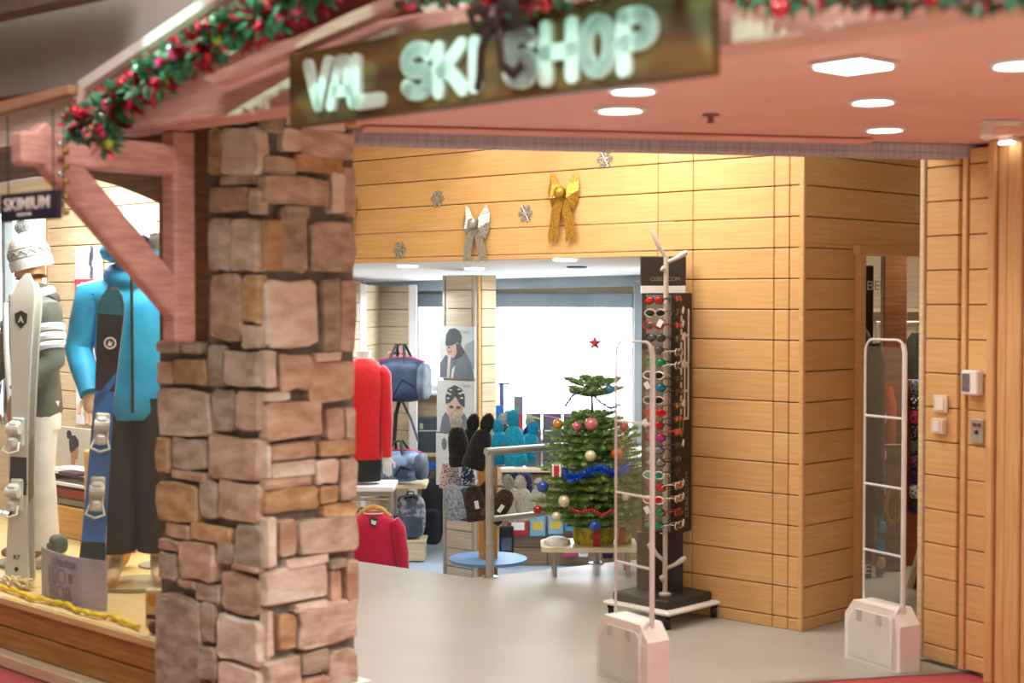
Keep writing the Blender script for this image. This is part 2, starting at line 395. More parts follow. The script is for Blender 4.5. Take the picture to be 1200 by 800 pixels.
# ------------------------------------------------------------------ mall shell
o = B((.2, 0, 4.55), (10.2, 20, .1)).build('ceiling_mall', taupe); struct(o)
o = B((-4.8, 2.2, 2.2), (.1, 14.6, 4.8)).build('wall_left_mall', taupe); struct(o)
o = B((.2, -4.95, 2.2), (10.2, .1, 4.8)).build('wall_behind', mat('warm_plaster', '#cfc0b0', '#c4b4a3', 2, rough=.8)); struct(o)
o = B((5.2, 1.4, 2.2), (.1, 12.6, 4.8)).build('wall_far_right_mall', taupe); struct(o)
# front gable wall above the beam, back from the barge boards
a_ = FR(-4.6, -.2); b_ = FR(4.6, -.2)
o = B(((b_-a_).length/2, .04, 3.55), ((b_-a_).length, .08, 2.1)).build('wall_gable', mat('red_brown_boarding', '#93463a', '#83392f', 3, (1, 10, 10), .6), loc=a_, rz=ang(a_, b_)); struct(o)

# ------------------------------------------------------------------ lower room: back wall, windows, side walls
uK = lambda px: (K(px)-KL).length
aK = ang(KL, KR); LK = (KR-KL).length
zwt = at(660, 343, K(660).y).z; zs1 = at(500, 458, K(500).y).z; zs2 = at(660, 512, K(660).y).z
WIN = [('window_1', uK(484), uK(557), zs1), ('window_2', uK(574), uK(746), zs2)]
mb = MB()
def wb(u0, u1, z0, z1): mb.box(((u0+u1)/2, .1, (z0+z1)/2), (u1-u0, .2, z1-z0))
wb(-1.0, WIN[0][1], ZLOW, 3.4); wb(WIN[0][2], WIN[1][1], ZLOW, 3.4); wb(WIN[1][2], LK+.3, ZLOW, 3.4)
for n_, u0, u1, zs in WIN: wb(u0, u1, ZLOW, zs); wb(u0, u1, zwt, 3.4)
o = mb.build('wall_lower_back', wood_pale, loc=KL, rz=aK); struct(o)
for n_, u0, u1, zs in WIN:
    fr = MB(); w_ = .055; um = (u0+u1)/2
    for x in (u0+w_/2, u1-w_/2): fr.box((x, .05, (zs+zwt)/2), (w_, .07, zwt-zs), None, .006)
    for z in (zs+w_/2, zwt-w_/2): fr.box((um, .05, z), (u1-u0-2*w_, .07, w_), None, .006)
    wn = fr.build(n_, white_p, loc=KL, rz=aK); struct(wn)
    B((um, .06, (zs+zwt)/2), (u1-u0-2*w_, .006, zwt-zs-2*w_)).build('pane', gl_pane, wn)
    bl = B((um, -.03, zwt-.065), (u1-u0-.02, .05, .13), .01).build('blind_box', blue_grey, wn)
    B((um, -.05, zs-.012), (u1-u0+.04, .22, .03), .006).build('window_sill', white_p, wn)
# bulkhead under the low ceiling
b0 = K(395)+Vector((0, -.30, 0)); b1 = K(775)+Vector((0, -.30, 0))
zb0 = at(450, 343, b0.y).z; zb1 = at(720, 334, b1.y).z
mb = MB(); d_ = Vector((0, .3, 0)); nz = lambda v, z: (v.x, v.y, z)
mb.add([nz(b0, zb0), nz(b1, zb1), nz(b1+d_, zb1), nz(b0+d_, zb0), nz(b0, z1+.06), nz(b1, z2+.06), nz(b1+d_, z2+.06), nz(b0+d_, z1+.06)], [(0, 1, 2, 3), (4, 5, 6, 7), (0, 1, 5, 4), (1, 2, 6, 5), (2, 3, 7, 6), (3, 0, 4, 7)])
o = mb.build('trim_6', blue_grey); struct(o)
# grey boarded corner left of the window
c1 = at(443, 350, 13.15); c1.z = 0; c0 = at(424, 350, 12.3); c0.z = 0; c2 = at(480, 350, 12.95); c2.z = 0; cA = at(395, 350, 12.3); cA.z = 0
wall_planks('wall_lower_side', c0, c1, [(0, (c1-c0).length, ZLOW, 1.92)], .155, .0, wood_pale, grey_joint, th=.05)
wall_planks('wall_lower_corner', c1, c2, [(0, (c2-c1).length, ZLOW, 1.92)], .155, .0, wood_gr, grey_joint, th=.05)
wall_planks('wall_lower_left', cA, c0, [(0, (c0-cA).length, ZLOW, 1.95)], .155, .06, wood_gr, grey_joint, th=.05)
o = B((0, 0, .75), (.05, .05, 2.35), .006).build('trim_7', white_p, loc=c0+Vector((.01, -.02, 0)), rz=.3); struct(o)
o = B((0, 0, .75), (.075, .06, 2.35), .006).build('trim_8', white_p, loc=c2+Vector((.03, -.01, 0))); struct(o)
o = B((0, 0, .75), (.07, .06, 2.4), .006).build('trim_9', blue_grey, loc=at(748, 350, 12.1)*Vector((1, 1, 0)) if 0 else (at(748, 350, 12.1).x, 12.1, 0)); struct(o)
# enclosing walls (mostly out of sight)
def seg(name, p, q, z0, z1, m, th=.1):
    o = B(((Vector(q)-Vector(p)).length/2, th/2, (z0+z1)/2), ((Vector(q)-Vector(p)).length, th, z1-z0)).build(name, m, loc=(p[0], p[1], 0), rz=ang(p, q)); return struct(o)
a772 = A(775); seg('wall_lower_right', (K(772).x+.02, K(772).y), (a772.x+.1, a772.y+.09), ZLOW, 3.3, wood_gr)
seg('wall_back_room', (1.2, 12.0), (4.7, 12.0), 0, 3.4, mat('warm_cream', '#e8dcc0', '#decfae', 3, rough=.7))
seg('wall_right_room', (4.6, 12.1), (4.6, 6.6), 0, 3.4, wood)

# grey boarded pillar with the posters
GP = at(558, 350, 11.0); GP.z = 0
gw, gd = .335, .19
gl0 = GP + dA*gw
w = wall_planks('wall_pillar', gl0, GP, [(0.03, gw-.03, ZLOW, 1.98)], .142, .02, wood_gr, grey_joint, th=gd-.03)
for u in (.012, gw-.012): B((u, .0, .78), (.026, .034, 2.4), .004).build('stile', mat('grey_stile', '#b9b1a5', '#a8a094', 4, rough=.5), w)
gr = GP + dB*gd
w2 = wall_planks('wall_pillar_side', GP+dB*.012, gr, [(0.035, gd-.004, ZLOW, 1.98)], .142, .02, wood_pale, grey_joint, th=.02)
B((.014, .0, .78), (.028, .03, 2.4), .004).build('stile', wood, w2)

# ------------------------------------------------------------------ outside, seen through the windows
o = B((0, 60, -1.2), (200, 92, .2)).build('snow_ground', mat('snow', '#f6f8fb', '#eef2f7', .3, rough=.7)); struct(o, 'snow covered ground beyond the back windows', None)

# ================================================================== STONE PILLAR
PC = Vector((-.1718*5.61, 5.61, 0)); lenL, lenR = .735, .485
uL = -dF; uR = -nF
sp = thing('stone_pillar', 'rough stone pillar with wide base beside the shop entrance', 'pillar', PC)
ZST = 1.60
ins = .03
def quadprism(mb, pts, z0, z1): return mb.hprism([(p.x-PC.x, p.y-PC.y) for p in pts], z0, z1)
core = MB(); c_in = PC - nF*ins - dF*ins*0
q = PC + (uL+uR)*ins
quadprism(core, [q, q+uR*(lenR-ins), q+uR*(lenR-ins)+uL*(lenL-ins), q+uL*(lenL-ins)], 0, ZST)
uplen = .40
quadprism(core, [q, q+uR*(lenR-ins), q+uR*(lenR-ins)+uL*(uplen-ins), q+uL*(uplen-ins)], ZST, SOF)
core.build('mortar_core', mortar, sp)
RIGHT = [(305,332,120,154),(329,350,149,177),(350,415,150,182),(344,400,180,200),(305,384,204,239),(386,401,201,250),(401,415,195,253),(306,329,256,318),(328,360,242,320),(362,415,256,321),(307,369,325,410),(376,397,326,412),(398,415,328,412),(306,321,411,455),(325,364,416,459),(368,398,413,424),(360,415,424,473),(307,338,460,471),(309,376,473,517),(382,402,478,516),(404,415,478,514),(373,415,517,536),(316,369,521,541),(316,368,543,561),(306,314,522,561),(307,364,562,574),(368,394,539,568),(396,415,538,587),(308,372,575,604),(373,394,570,590),(377,416,592,606),(308,321,607,666),(325,345,609,654),(348,417,608,653),(334,383,655,667),(385,404,656,667),(306,383,669,714),(386,398,669,708),(404,417,657,707),(344,381,708,718),(348,417,710,763),(309,318,717,771),(325,345,722,763),(352,384,766,792),(308,350,777,815),(386,417,765,840),(310,348,818,870),(352,384,796,870),(310,415,872,905),(309,346,182,203),(404,416,118,149),(334,402,118,148),(332,360,241,254)]
LEFT = [(247,287,124,150),(262,306,151,206),(247,262,151,206),(259,300,207,219),(247,292,221,250),(274,306,256,318),(247,272,256,318),(247,285,322,398),(287,306,322,378),(286,306,380,408),(206,244,420,449),(266,307,410,452),(247,265,404,452),(186,204,424,449),(186,247,453,508),(251,277,456,503),(280,307,456,505),(204,243,511,547),(246,307,507,559),(186,201,511,552),(204,243,549,559),(186,233,562,606),(237,256,562,605),(259,306,562,609),(196,223,610,628),(225,272,611,631),(277,308,612,664),(256,275,634,658),(213,254,632,675),(190,211,630,642),(190,210,645,677),(262,304,667,713),(213,232,677,686),(232,259,680,702),(184,236,688,850),(239,253,704,750),(257,308,716,768),(235,256,754,794),(259,306,771,815),(239,306,818,868),(184,236,853,905),(239,306,871,905),(294,306,221,252),(276,306,659,665)]
def stones(rects, q_, uf, lim):
    out = -nF if uf is uR else dF
    nrm = dF if uf is uR else nF          # outward normal of the face
    for (x0, x1, y0, y1) in rects:
        cs = []
        for (x, y) in ((x0, y1), (x1, y1), (x1, y0), (x0, y0)):
            h = onpl(x, y, PC, PC+uf*1.0 if uf is uR else PC-uf*1.0)
            h.z = max(.004, min(SOF-.01, h.z))
            s_ = max(.004, min(lim(h.z), (h-PC).dot(uf))); cs.append((s_, h.z))
        w_ = max(abs(cs[1][0]-cs[0][0]), abs(cs[2][0]-cs[3][0])); h_ = cs[3][1]-cs[0][1]
        if w_ < .012 or h_ < .012: continue
        s0, s1 = min(c[0] for c in cs), max(c[0] for c in cs); z0_, z1_ = cs[0][1], cs[3][1]
        k = min(w_, h_); ring = []
        ch = k*.11
        for (s_, z_) in ((s0+ch, z0_), (s0+w_*R.uniform(.4, .6), z0_), (s1-ch, z0_), (s1, z0_+ch), (s1, z0_+h_*R.uniform(.4, .6)), (s1, z1_-ch), (s1-ch, z1_), (s0+w_*R.uniform(.4, .6), z1_), (s0+ch, z1_), (s0, z1_-ch), (s0, z0_+h_*R.uniform(.4, .6)), (s0, z0_+ch)):
            ring.append([s_+R.uniform(-.07, .04)*k*(1 if s_ > (s0+s1)/2 else -1), z_+R.uniform(-.07, .04)*k*(1 if z_ > (z0_+z1_)/2 else -1)])
        ring = [[max(.0, s_), max(.004, z_)] for s_, z_ in ring]
        cx = sum(p[0] for p in ring)/12; cz = sum(p[1] for p in ring)/12
        d = R.uniform(.008, .022); vs = []
        for kk, (sc, dep) in enumerate(((1, -ins-.005), (1, d*.3), (.985, d*.8), (.93, d))):
            for (s_, z_) in ring:
                if kk >= 2: dep_ = dep+R.uniform(-.005, .004)
                else: dep_ = dep
                a_s = cx+(s_-cx)*sc; a_z = cz+(z_-cz)*sc
                vs.append(uf*a_s + nrm*dep_ + Vector((0, 0, a_z)))
        fs = []
        for kk in range(3):
            for i in range(12): fs.append((kk*12+i, kk*12+(i+1) % 12, (kk+1)*12+(i+1) % 12, (kk+1)*12+i))
        fs.append([36+i for i in range(12)])
        c3 = sum(vs[36:48], Vector())/12
        MB().add([v-c3 for v in vs], fs).build('stone', R.choice(stone_m), sp, smooth=False, loc=c3)
stones(RIGHT, q, uR, lambda z: lenR)
stones(LEFT, q, uL, lambda z: lenL if z < ZST-.005 else uplen)
# coping stones on the wide base
for i, (a0, a1) in enumerate(((uplen+.005, .55), (.56, lenL))):
    c = uL*((a0+a1)/2)+uR*.2; B((0, 0, 0), (a1-a0-.01, .42, .05), .012, Matrix.Rotation(ang((0, 0), uL), 3, 'Z')).build('coping_stone', stone_m[0], sp, loc=(c.x, c.y, ZST+.0))
# pale plinth at the foot of the right face
pq = PC + uR*(lenR+.06)
o = MB().hprism([(p.x, p.y) for p in (pq-uR*.3-dF*.02, pq-uR*.3+dF*.03, pq-uR*.02+dF*.03, pq-uR*.02-dF*.2)], 0, .22).build('trim_10', white_p); struct(o)

# ================================================================== TIMBER BRACKET
pw = PC + uL*((onpl(242, 350, PC, PC-uL)-PC).dot(uL)); pc = pw + nF*.13; pc.z = 0
br = thing('timber_bracket', 'salmon painted timber post with diagonal brace and arm on stone ledge', 'bracket', pc)
RzF = Matrix.Rotation(ang((0, 0), dF), 3, 'Z')
zt = 2.46
MB().box((0, 0, (zt+ZST+.03)/2), (.098, .098, zt-ZST-.03), RzF, .01).build('post', pink_wood, br)
arm = MB(); arm.box(nF*.36+Vector((0, 0, 2.345)), (.66, .085, .12), Matrix.Rotation(ang((0, 0), nF), 3, 'Z'), .01); arm.build('arm', pink_wood, br)
br_ = MB(); u3 = Vector((nF.x, nF.y, 0)); zz = Vector((0, 0, 1))
pA = u3*.035+zz*1.80; pB = u3*.60+zz*2.37; dv = (pB-pA).normalized(); sd = u3.cross(zz); nrm_ = dv.cross(sd)
Mx = Matrix((dv, sd, nrm_)).transposed()
br_.box((pA+pB)/2, ((pB-pA).length+.1, .08, .125), Mx, .01); br_.build('brace', pink_wood, br)
for z in (2.33, 1.86): MB().cyl(Vector(dF)*.0+nF*.049+zz*z, nF*.056+zz*z, .009, n=10).build('peg', wood_dk, br)

# ================================================================== HEADER BEAM, GABLE, SIGN
def strip(name, s0, s1, z0, z1, off, th, m, parent=None, **k):
    c = FR((s0+s1)/2, off-th/2, (z0+z1)/2); return B((0, 0, 0), (s1-s0, th, z1-z0), .008).build(name, m, parent, loc=c, rz=ang((0, 0), dF))
def sF(px, off=0): h = onpl(px, 350, bm0, bm0+dF, off); return (h-bm0).dot(dF)
o = strip('header_beam', sF(118), 3.0, 2.462, 2.70, 0, .17, pink_beam); tag(o, 'long salmon painted beam above the shop entrance', 'beam')
# second board above the beam (wall plate)
def fp(px, py, off): h = onpl(px, py, bm0, bm0+dF, off); return ((h-bm0).dot(dF), h.z)
def board_poly(name, pix, off, th, m, parent=None):
    """board lying in a plane parallel to the frontage, its outline given by frame points"""
    P = [fp(x, y, off) for x, y in pix]
    cs = sum(p[0] for p in P)/len(P); cz = sum(p[1] for p in P)/len(P)
    mb = MB().prism([(p[0]-cs, p[1]-cz) for p in P], 0, th)
    return mb.build(name, m, parent, loc=FR(cs, off, cz), rz=ang((0, 0), dF))
barge_m = mat('beige_painted_board', '#dcc8bc', '#ccb5a8', 4, (2, 14, 14), .55)
o = board_poly('barge_board', [(92, 100), (104, 92), (420, -118), (440, -70), (118, 140), (88, 150)], .30, .05, barge_m); tag(o, 'sloping barge board of the gable under the garland', 'board')
o2 = board_poly('barge_capping', [(90, 96), (420, -126), (424, -117), (96, 105)], .345, .04, mat('pale_capping', '#d9cdc8', '#cdbfb9', 4, rough=.5)); tag(o2, 'pale capping strip along the top of the gable barge board', 'board')
o = board_poly('inner_rafter', [(236, 92), (458, -6), (466, 6), (252, 98)], .10, .06, pink_beam); tag(o, 'slim salmon rafter of the gable above the sign', 'rafter')
o = board_poly('eave_fascia', [(-160, 176), (83, 112), (83, 156), (-160, 196)], .28, .05, barge_m); tag(o, 'beige eave fascia board left of the gable', 'board')
o = board_poly('eave_moulding', [(-160, 160), (80, 99), (80, 109), (-160, 176)], .33, .045, mat('tan_moulding', '#b98a6c', '#a97b5e', 4, rough=.5)); tag(o, 'tan moulding strip on top of the eave fascia', 'board')
o = board_poly('wall_eave', [(-300, 150), (95, 100), (430, -120), (430, -300), (-300, -300)], .20, .04, taupe); struct(o)
o = board_poly('eave_beam', [(-120, 42), (110, -8), (110, -40), (-120, 8)], .40, .1, mat('umber_timber', '#6d5a50', '#5d4b42', 4, (2, 14, 14), .6)); tag(o, 'dark umber timber high on the sloped taupe canopy', 'beam')
# pale uprights on the gable above the sign
for i, pix in enumerate((((486, -30), (540, -30), (556, 14), (520, 31), (488, 6)), ((533, -30), (556, -30), (556, 20), (548, 14)))):
    o = board_poly('gable_batten', pix, -.08+i*.07, .05, mat('pale_batten', '#e8efe2', '#dde6d6', 4, rough=.6)); tag(o, ('pale batten with pointed foot above the sign', 'narrow pale batten beside the pointed one above the sign')[i], 'board')

sgn = thing('shop_sign', 'brown wooden sign board with raised pale letters VAL SKI SHOP', 'sign', FR(0, .06, 0), ang((0, 0), dF))
so = .11
sb = [fp(338, 150, so), fp(832, 85.5, so), fp(829, -24, so), fp(333, 62, so)]
zb_ = (sb[0][1]+sb[1][1])/2; zt_ = (sb[2][1]+sb[3][1])/2
board_m = mat('stained_sign_wood', '#7d5a2c', '#4a3a26', 2.2, (1.2, 6, 9), .55, bump=.15, lo=.3, hi=.7)
B(((sb[0][0]+sb[1][0])/2, -.025, (zb_+zt_)/2), (sb[1][0]-sb[0][0], .05, zt_-zb_), .006).build('board', board_m, sgn)
letter_m = mat('pale_mint_letter', '#dcefe9', '#d2e7e0', 5, rough=.5)
def stroke(mb, pts, w, y0, y1):
    n = len(pts)
    for i in range(n-1):
        a = Vector(pts[i]); b = Vector(pts[i+1]); d = (b-a); 
        if d.length < 1e-6: continue
        d.normalize(); a0 = math.atan2(d.y, d.x); poly = []
        for k in range(7): t = a0+math.pi/2+math.pi*k/6; poly.append((a.x+math.cos(t)*w/2, a.y+math.sin(t)*w/2))
        for k in range(7): t = a0-math.pi/2+math.pi*k/6; poly.append((b.x+math.cos(t)*w/2, b.y+math.sin(t)*w/2))
        mb.prism(poly, y0, y1)
def arc(cx, cz, rx, rz, a0, a1, n=12): return [(cx+rx*math.cos(math.radians(a0+(a1-a0)*i/n)), cz+rz*math.sin(math.radians(a0+(a1-a0)*i/n))) for i in range(n+1)]
GLY = {'V': [[(0, 1), (.5, 0), (1, 1)]], 'A': [[(0, 0), (.42, 1), (.58, 1), (1, 0)], [(.22, .30), (.78, .30)]], 'L': [[(0, 1), (0, 0), (1, 0)]],
 'S': [arc(.5, .74, .5, .26, 20, 270)+arc(.5, .26, .5, .26, 90, -160)[1:]], 'K': [[(0, 0), (0, 1)], [(.95, 1), (.12, .45)], [(.3, .56), (1, 0)]], 'I': [[(.5, 0), (.5, 1)]],
 'H': [[(0, 0), (0, 1)], [(1, 0), (1, 1)], [(0, .5), (1, .5)]], 'O': [arc(.5, .5, .5, .5, 0, 360, 22)], 'P': [[(0, 0), (0, 1), (.55, 1)]+arc(.55, .74, .45, .26, 90, -90)+[(0, .48)]]}
LET = [('V', 357, 390, 67, 131), ('A', 384, 419, 64, 129), ('L', 412, 451, 60, 127), ('S', 471, 510, 48, 118), ('K', 509, 550, 45, 115), ('I', 548, 567, 41, 110), ('S', 590, 632, 30, 104), ('H', 633, 679, 21, 100), ('O', 679, 724, 16, 92), ('P', 724, 771, 7, 89)]
for ch, x0, x1, y0, y1 in LET:
    w_ = .040 if ch in 'VA' else .046; a = fp((x0+x1)/2, y0, .12); b = fp((x0+x1)/2, y1, .12); l_ = fp(x0, (y0+y1)/2, .12); r_ = fp(x1, (y0+y1)/2, .12)
    s0 = l_[0]+w_/2; s1 = r_[0]-w_/2; z0_ = b[1]+w_/2; z1_ = a[1]-w_/2
    if ch == 'I': s0 = s1 = (s0+s1)/2
    mb = MB()
    for st in GLY[ch]: stroke(mb, [(s0+(s1-s0)*x, z0_+(z1_-z0_)*z) for x, z in st], w_, -.068, -.050)
    mb.build('letter', letter_m, sgn)
for k in range(5):       # unseen narrow spots added to throw mint light on sign and beam
    sk_ = sF(275, .1)+(sF(905, .1)-sF(275, .1))*k/4
    q_ = FR(sk_+.1, 2.2, 3.12); r_ = FR(sk_, .1, 2.58+.03*(k > 2)); spot('sign_gallery_spot', q_, r_, (230, 120, 95, 95, 230)[k], (.40, 1, .78), (12, 12, 13, 14, 14)[k], .15, .02)

# ------------------------------------------------------------------ downlights in the soffit
lamp_e = mat('lamp_glow', '#ffffff', '#fffaf2', 4, emit=9)
lamp_off = mat('frosted_glass', '#e8e4e0', '#dcd8d4', 4, rough=.4)
def downlight(px, py, r, label, en=28, group='round downlights in the coral soffit'):
    p = fl(px, py, SOF-.001)
    t = thing('downlight', label, 'lamp', p, 0, group)
    MB().lathe([(r*1.0, 0), (r*1.22, 0), (r*1.22, -.008), (r*1.0, -.014), (r*.96, -.004)], n=24).build('trim_ring', white_pl, t, True)
    MB().lathe([(.001, -.003), (r*.97, -.003), (r*.97, -.006), (.001, -.006)], n=24).build('diffuser', lamp_e, t)
    l = bpy.data.lights.new('downlight_lamp', 'SPOT'); l.energy = en; l.color = (1, .93, .84); l.spot_size = math.radians(120); l.spot_blend = .8; l.shadow_soft_size = r*.8
    lo_ = bpy.data.objects.new('downlight_lamp', l); lo_.parent = t; lo_.location = (0, 0, -.03); COL.objects.link(lo_)
downlight(727, 127, .085, 'recessed round downlight in the soffit below the sign letters SHOP', group=None)
downlight(1023, 117, .075, 'recessed round downlight, middle of the row of three', group=None)
downlight(1037, 150, .075, 'recessed round downlight in the row nearest the metal door track', group=None)
downlight(1194, 73, .075, 'recessed round downlight by the mall side wall', group=None)
downlight(742, 104, .075, 'recessed round downlight half behind the sign board', group=None)
p = fl(1000, 73, SOF-.002); t = thing('square_downlight', 'bright square lamp glowing in the coral soffit', 'lamp', p, ang(PL, PR)+.5)
B((0, 0, -.006), (.20, .20, .012), .004).build('trim_ring', white_pl, t); B((0, 0, -.015), (.17, .17, .01), .003).build('diffuser', lamp_e, t)
l = bpy.data.lights.new('square_downlight_lamp', 'SPOT'); l.energy = 45; l.color = (1, .95, .88); l.spot_size = math.radians(120); l.spot_blend = .8; l.shadow_soft_size = .07
lo_ = bpy.data.objects.new('square_downlight_lamp', l); lo_.parent = t; lo_.location = (0, 0, -.04); COL.objects.link(lo_)
p = fl(833, 134, SOF-.001); o = MB().lathe([(.001, 0), (.035, 0), (.035, -.006), (.012, -.012), (.012, -.03), (.02, -.034), (.001, -.036)], n=16).build('sprinkler_head', mat('dull_brass', '#9a6a5c', '#83564a', 5, rough=.4, metal=.5), None, True, loc=p); tag(o, 'small sprinkler head in the coral soffit', 'sprinkler')
p = fl(1172, 141, SOF-.001); t = thing('spot_fitting', 'small surface spotlight fitting on the coral soffit', 'lamp', p)
B((0, 0, -.01), (.16, .03, .02), .005).build('bar', white_pl, t); MB().cyl((-.05, 0, -.02), (-.06, -.02, -.07), .022, .028).build('head', white_pl, t)
p = onpl(1182, 163, RW2, RW2+dRW, .10); t = thing('emergency_lamp', 'small lit lamp box high on the honey wood jamb', 'lamp', p, ang(RW0, RW1))
B((0, 0, 0), (.09, .05, .03), .006).build('housing', white_pl, t); B((0, -.012, -.018), (.075, .03, .008), .002).build('diffuser', lamp_e, t)
# warm wall washers inside, above the fascia
for px in (585, 810):
    a = A(px)
    nA = Vector((-dA.y, dA.x, 0)); nA = nA if nA.y < 0 else -nA
    q_ = a + nA*.22
    t = thing('wall_washer', 'warm ceiling spotlight grazing the honey boarding', 'lamp', (q_.x, q_.y, 3.3), 0, 'ceiling spotlights over the boarding')
    MB().cyl((0, 0, 0), (0, 0, -.10), .04, .045).build('housing', white_pl, t, True)
    s_ = spot('wall_washer_lamp', (q_.x, q_.y, 3.17), (a.x, a.y, 2.0), 9, (1, .88, .68), 75, .7, .03)

# ================================================================== DISPLAY WINDOW (left of the pillar)
w0 = fl(0, 771); w0.z = 0
aF = ang((0, 0), dF)
BO = 1.42
def WP(px, off=0): return col_on(px, w0 - nF*off, dF)       # point at image column px, off metres behind the glass line
def WS(px, off=0): return (WP(px, off)-(w0 - nF*off)).dot(dF)
def WL(s, off, z): q = w0 + dF*s - nF*off; return Vector((q.x, q.y, z))
SILL = at(0, 697, w0.y).z
s_l, s_r = -3.1, WS(225)
s_m = (s_l+s_r)/2; s_w = s_r-s_l
wl_ = lambda p: ((p-WL(s_m, 0, 0)).dot(dF), -(p-WL(s_m, 0, 0)).dot(nF))
bp_ = [wl_(v) for v in (WL(s_l, -.0, 0), WL(s_r, -.0, 0), WP(232, .2), WP(254, BO), WL(s_l, BO, 0))]
base = MB().hprism([(x, y+.02) for x, y in bp_], 0, SILL-.03).build('wall_window_base', wood_dark, loc=WL(s_m, 0, 0), rz=aF); struct(base)
base_wood = mat('oak_board', '#b48e4c', '#98743c', 3, (1.2, 12, 18), .45, bump=.05, rnd=.05)
hb = (SILL-.03-.06)/2
for k in range(2): B((0, 0, .06+hb*(k+.5)), (s_w, .03, hb-.006), .005).build('plank', base_wood, base)
B((0, -.03, .03), (s_w, .10, .06), .006).build('kick_board', wood_pale, base)
MB().hprism([(x, y-.03) for x, y in bp_], SILL-.03, SILL).build('sill_board', mat('light_oak', '#e2cd92', '#d6bd7e', 3, (1.2, 12, 18), .4), base)
# back boarding of the display, with the bright side window
s58 = WS(58, BO); s_br = WS(240, BO)
wall_planks('wall_display_back', WL(s58, BO, 0), WL(s_br, BO, 0), [(0, s_br-s58, SILL, 2.75)], .118, .02, wood_pale, grey_joint, th=.06)
o = B((0, 0, 1.4), (.035, .05, 2.7), .005).build('trim_11', wood, loc=WL(s58, BO+.01, 0), rz=aF); struct(o)
mb = MB(); mb.box(((s_l+s58)/2-s58, .06, .62), (s58-s_l, .1, .6)); mb.box(((s_l+s58)/2-s58, .06, 2.6), (s58-s_l, .1, .30))
o = mb.build('wall_display_side', wood_pale, loc=WL(s58-.02, BO, 0), rz=aF); struct(o)
fr = MB()
for z in (.95, 1.62, 2.42): fr.box(((s_l+s58)/2-s58, .06, z), (s58-s_l, .06, .05))
for k in range(4): fr.box((-.03-k*.62, .06, 1.68), (.05, .06, 1.5))
wn = fr.build('window_3', blue_grey, loc=WL(s58-.02, BO, 0), rz=aF); struct(wn)
B(((s_l+s58)/2-s58, .06, 1.68), (s58-s_l, .006, 1.44)).build('pane', gl_pane, wn)
cl = MB().hprism([(x+(.0 if x < 0 else .05), y-.1 if y < .1 else y+.1) for x, y in bp_], 2.72, 2.80).build('ceiling_display', cool_white, loc=WL(s_m, 0, 0), rz=aF); struct(cl)
e_ = WL(s_l-.02, 0, 0); seg('wall_display_left', e_-nF*1.5, e_+nF*.1, 0, 4.5, taupe)
e_ = WL(s_r+.10, 0, 0)
seg('wall_display_right', WP(272, BO+.02), WP(262, .16), 0, 3.4, wood_pale, .06)
seg('wall_left', (-2.42, 14.4, 0), WP(272, BO+.02), ZLOW, 3.4, wood_pale)
# glass pane, brown arched head and jamb
zg0, zg1 = SILL, 2.72
gp = B((0, -.005, (zg0+zg1)/2), (s_w, .008, zg1-zg0)).build('window_4', gl_pane, loc=WL(s_m, 0, 0), rz=aF); struct(gp)
def wp2(px, py, off): h = onpl(px, py, w0, w0+dF, -off); return ((h-w0).dot(dF), h.z)
pix = [(256, 260), (194, 245)] + [(192-i*7.2, 241-34*math.sin(math.pi*.5*min(1, i/16))) for i in range(1, 22)] + [(20, 210), (-20, 218), (-60, 232), (-100, 252), (-260, 330)]
P = [wp2(x, y, .02) for x, y in pix]
P = [(P[-1][0], 2.70), (P[0][0], 2.70)] + P
hd = MB().prism([(a, b) for a, b in P], .02, .08).build('display_arch', wood_dk, loc=(w0.x, w0.y, 0), rz=aF); tag(hd, 'brown arched timber head of the display window', 'window frame')
a = wp2(192, 300, .0)[0]; b = wp2(262, 300, .0)[0]
o = B(((a+b)/2, .03, 1.44), (b-a, .12, 2.28), .01).build('timber_jamb', wood_dk, loc=(w0.x, w0.y, 0), rz=aF); tag(o, 'brown timber jamb between display window and stone pillar', 'window frame')
# strip lights under the display ceiling
for i, (px, off) in enumerate(((20, .5), (62, .35))):
    q_ = WP(px, off); t = thing('strip_light', ('white strip light over the display beside the side window', 'white strip light over the display beside the boarding')[i], 'lamp', (q_.x, q_.y, 2.70), aF)
    B((0, 0, 0), (.7, .09, .04), .008).build('housing', white_pl, t); B((0, 0, -.025), (.66, .06, .012), .003).build('diffuser', mat('strip_glow', '#ffffff', '#fbfdff', 4, emit=4), t)

# ------------------------------------------------------------------ clothing and figures
def loft(mb, rings, n=20, wr=0, seed=0, cap=True):
    rr = random.Random(seed); ph = [rr.uniform(0, 6.28) for _ in range(8)]; vs = []
    for i, (c, rx, ry) in enumerate(rings):
        for k in range(n):
            w = 2*math.pi*k/n; f = 1 + wr*(math.sin(3*w+ph[0]+i*.9)+.7*math.sin(5*w+ph[1]-i*1.3)+.5*math.sin(9*w+ph[2]+i*2.1))
            vs.append((c[0]+rx*math.cos(w)*f, c[1]+ry*math.sin(w)*f, c[2]))
    fs = []
    for i in range(len(rings)-1):
        for k in range(n): fs.append((i*n+k, i*n+(k+1) % n, (i+1)*n+(k+1) % n, (i+1)*n+k))
    if cap: fs.append(list(range(n))[::-1]); fs.append([(len(rings)-1)*n+k for k in range(n)])
    return mb.add(vs, fs)
def sleeve(mb, pts, rs, n=14, wr=.05, seed=0):
    rr = random.Random(seed); P = []; Rr = []
    for i in range(len(pts)-1):
        a = Vector(pts[i]); b = Vector(pts[i+1])
        for k in range(4): P.append(a.lerp(b, k/4)); Rr.append((rs[i]+(rs[i+1]-rs[i])*k/4)*(1+rr.uniform(-wr, wr)))
    P.append(Vector(pts[-1])); Rr.append(rs[-1]); return mb.tube(P, Rr, n)
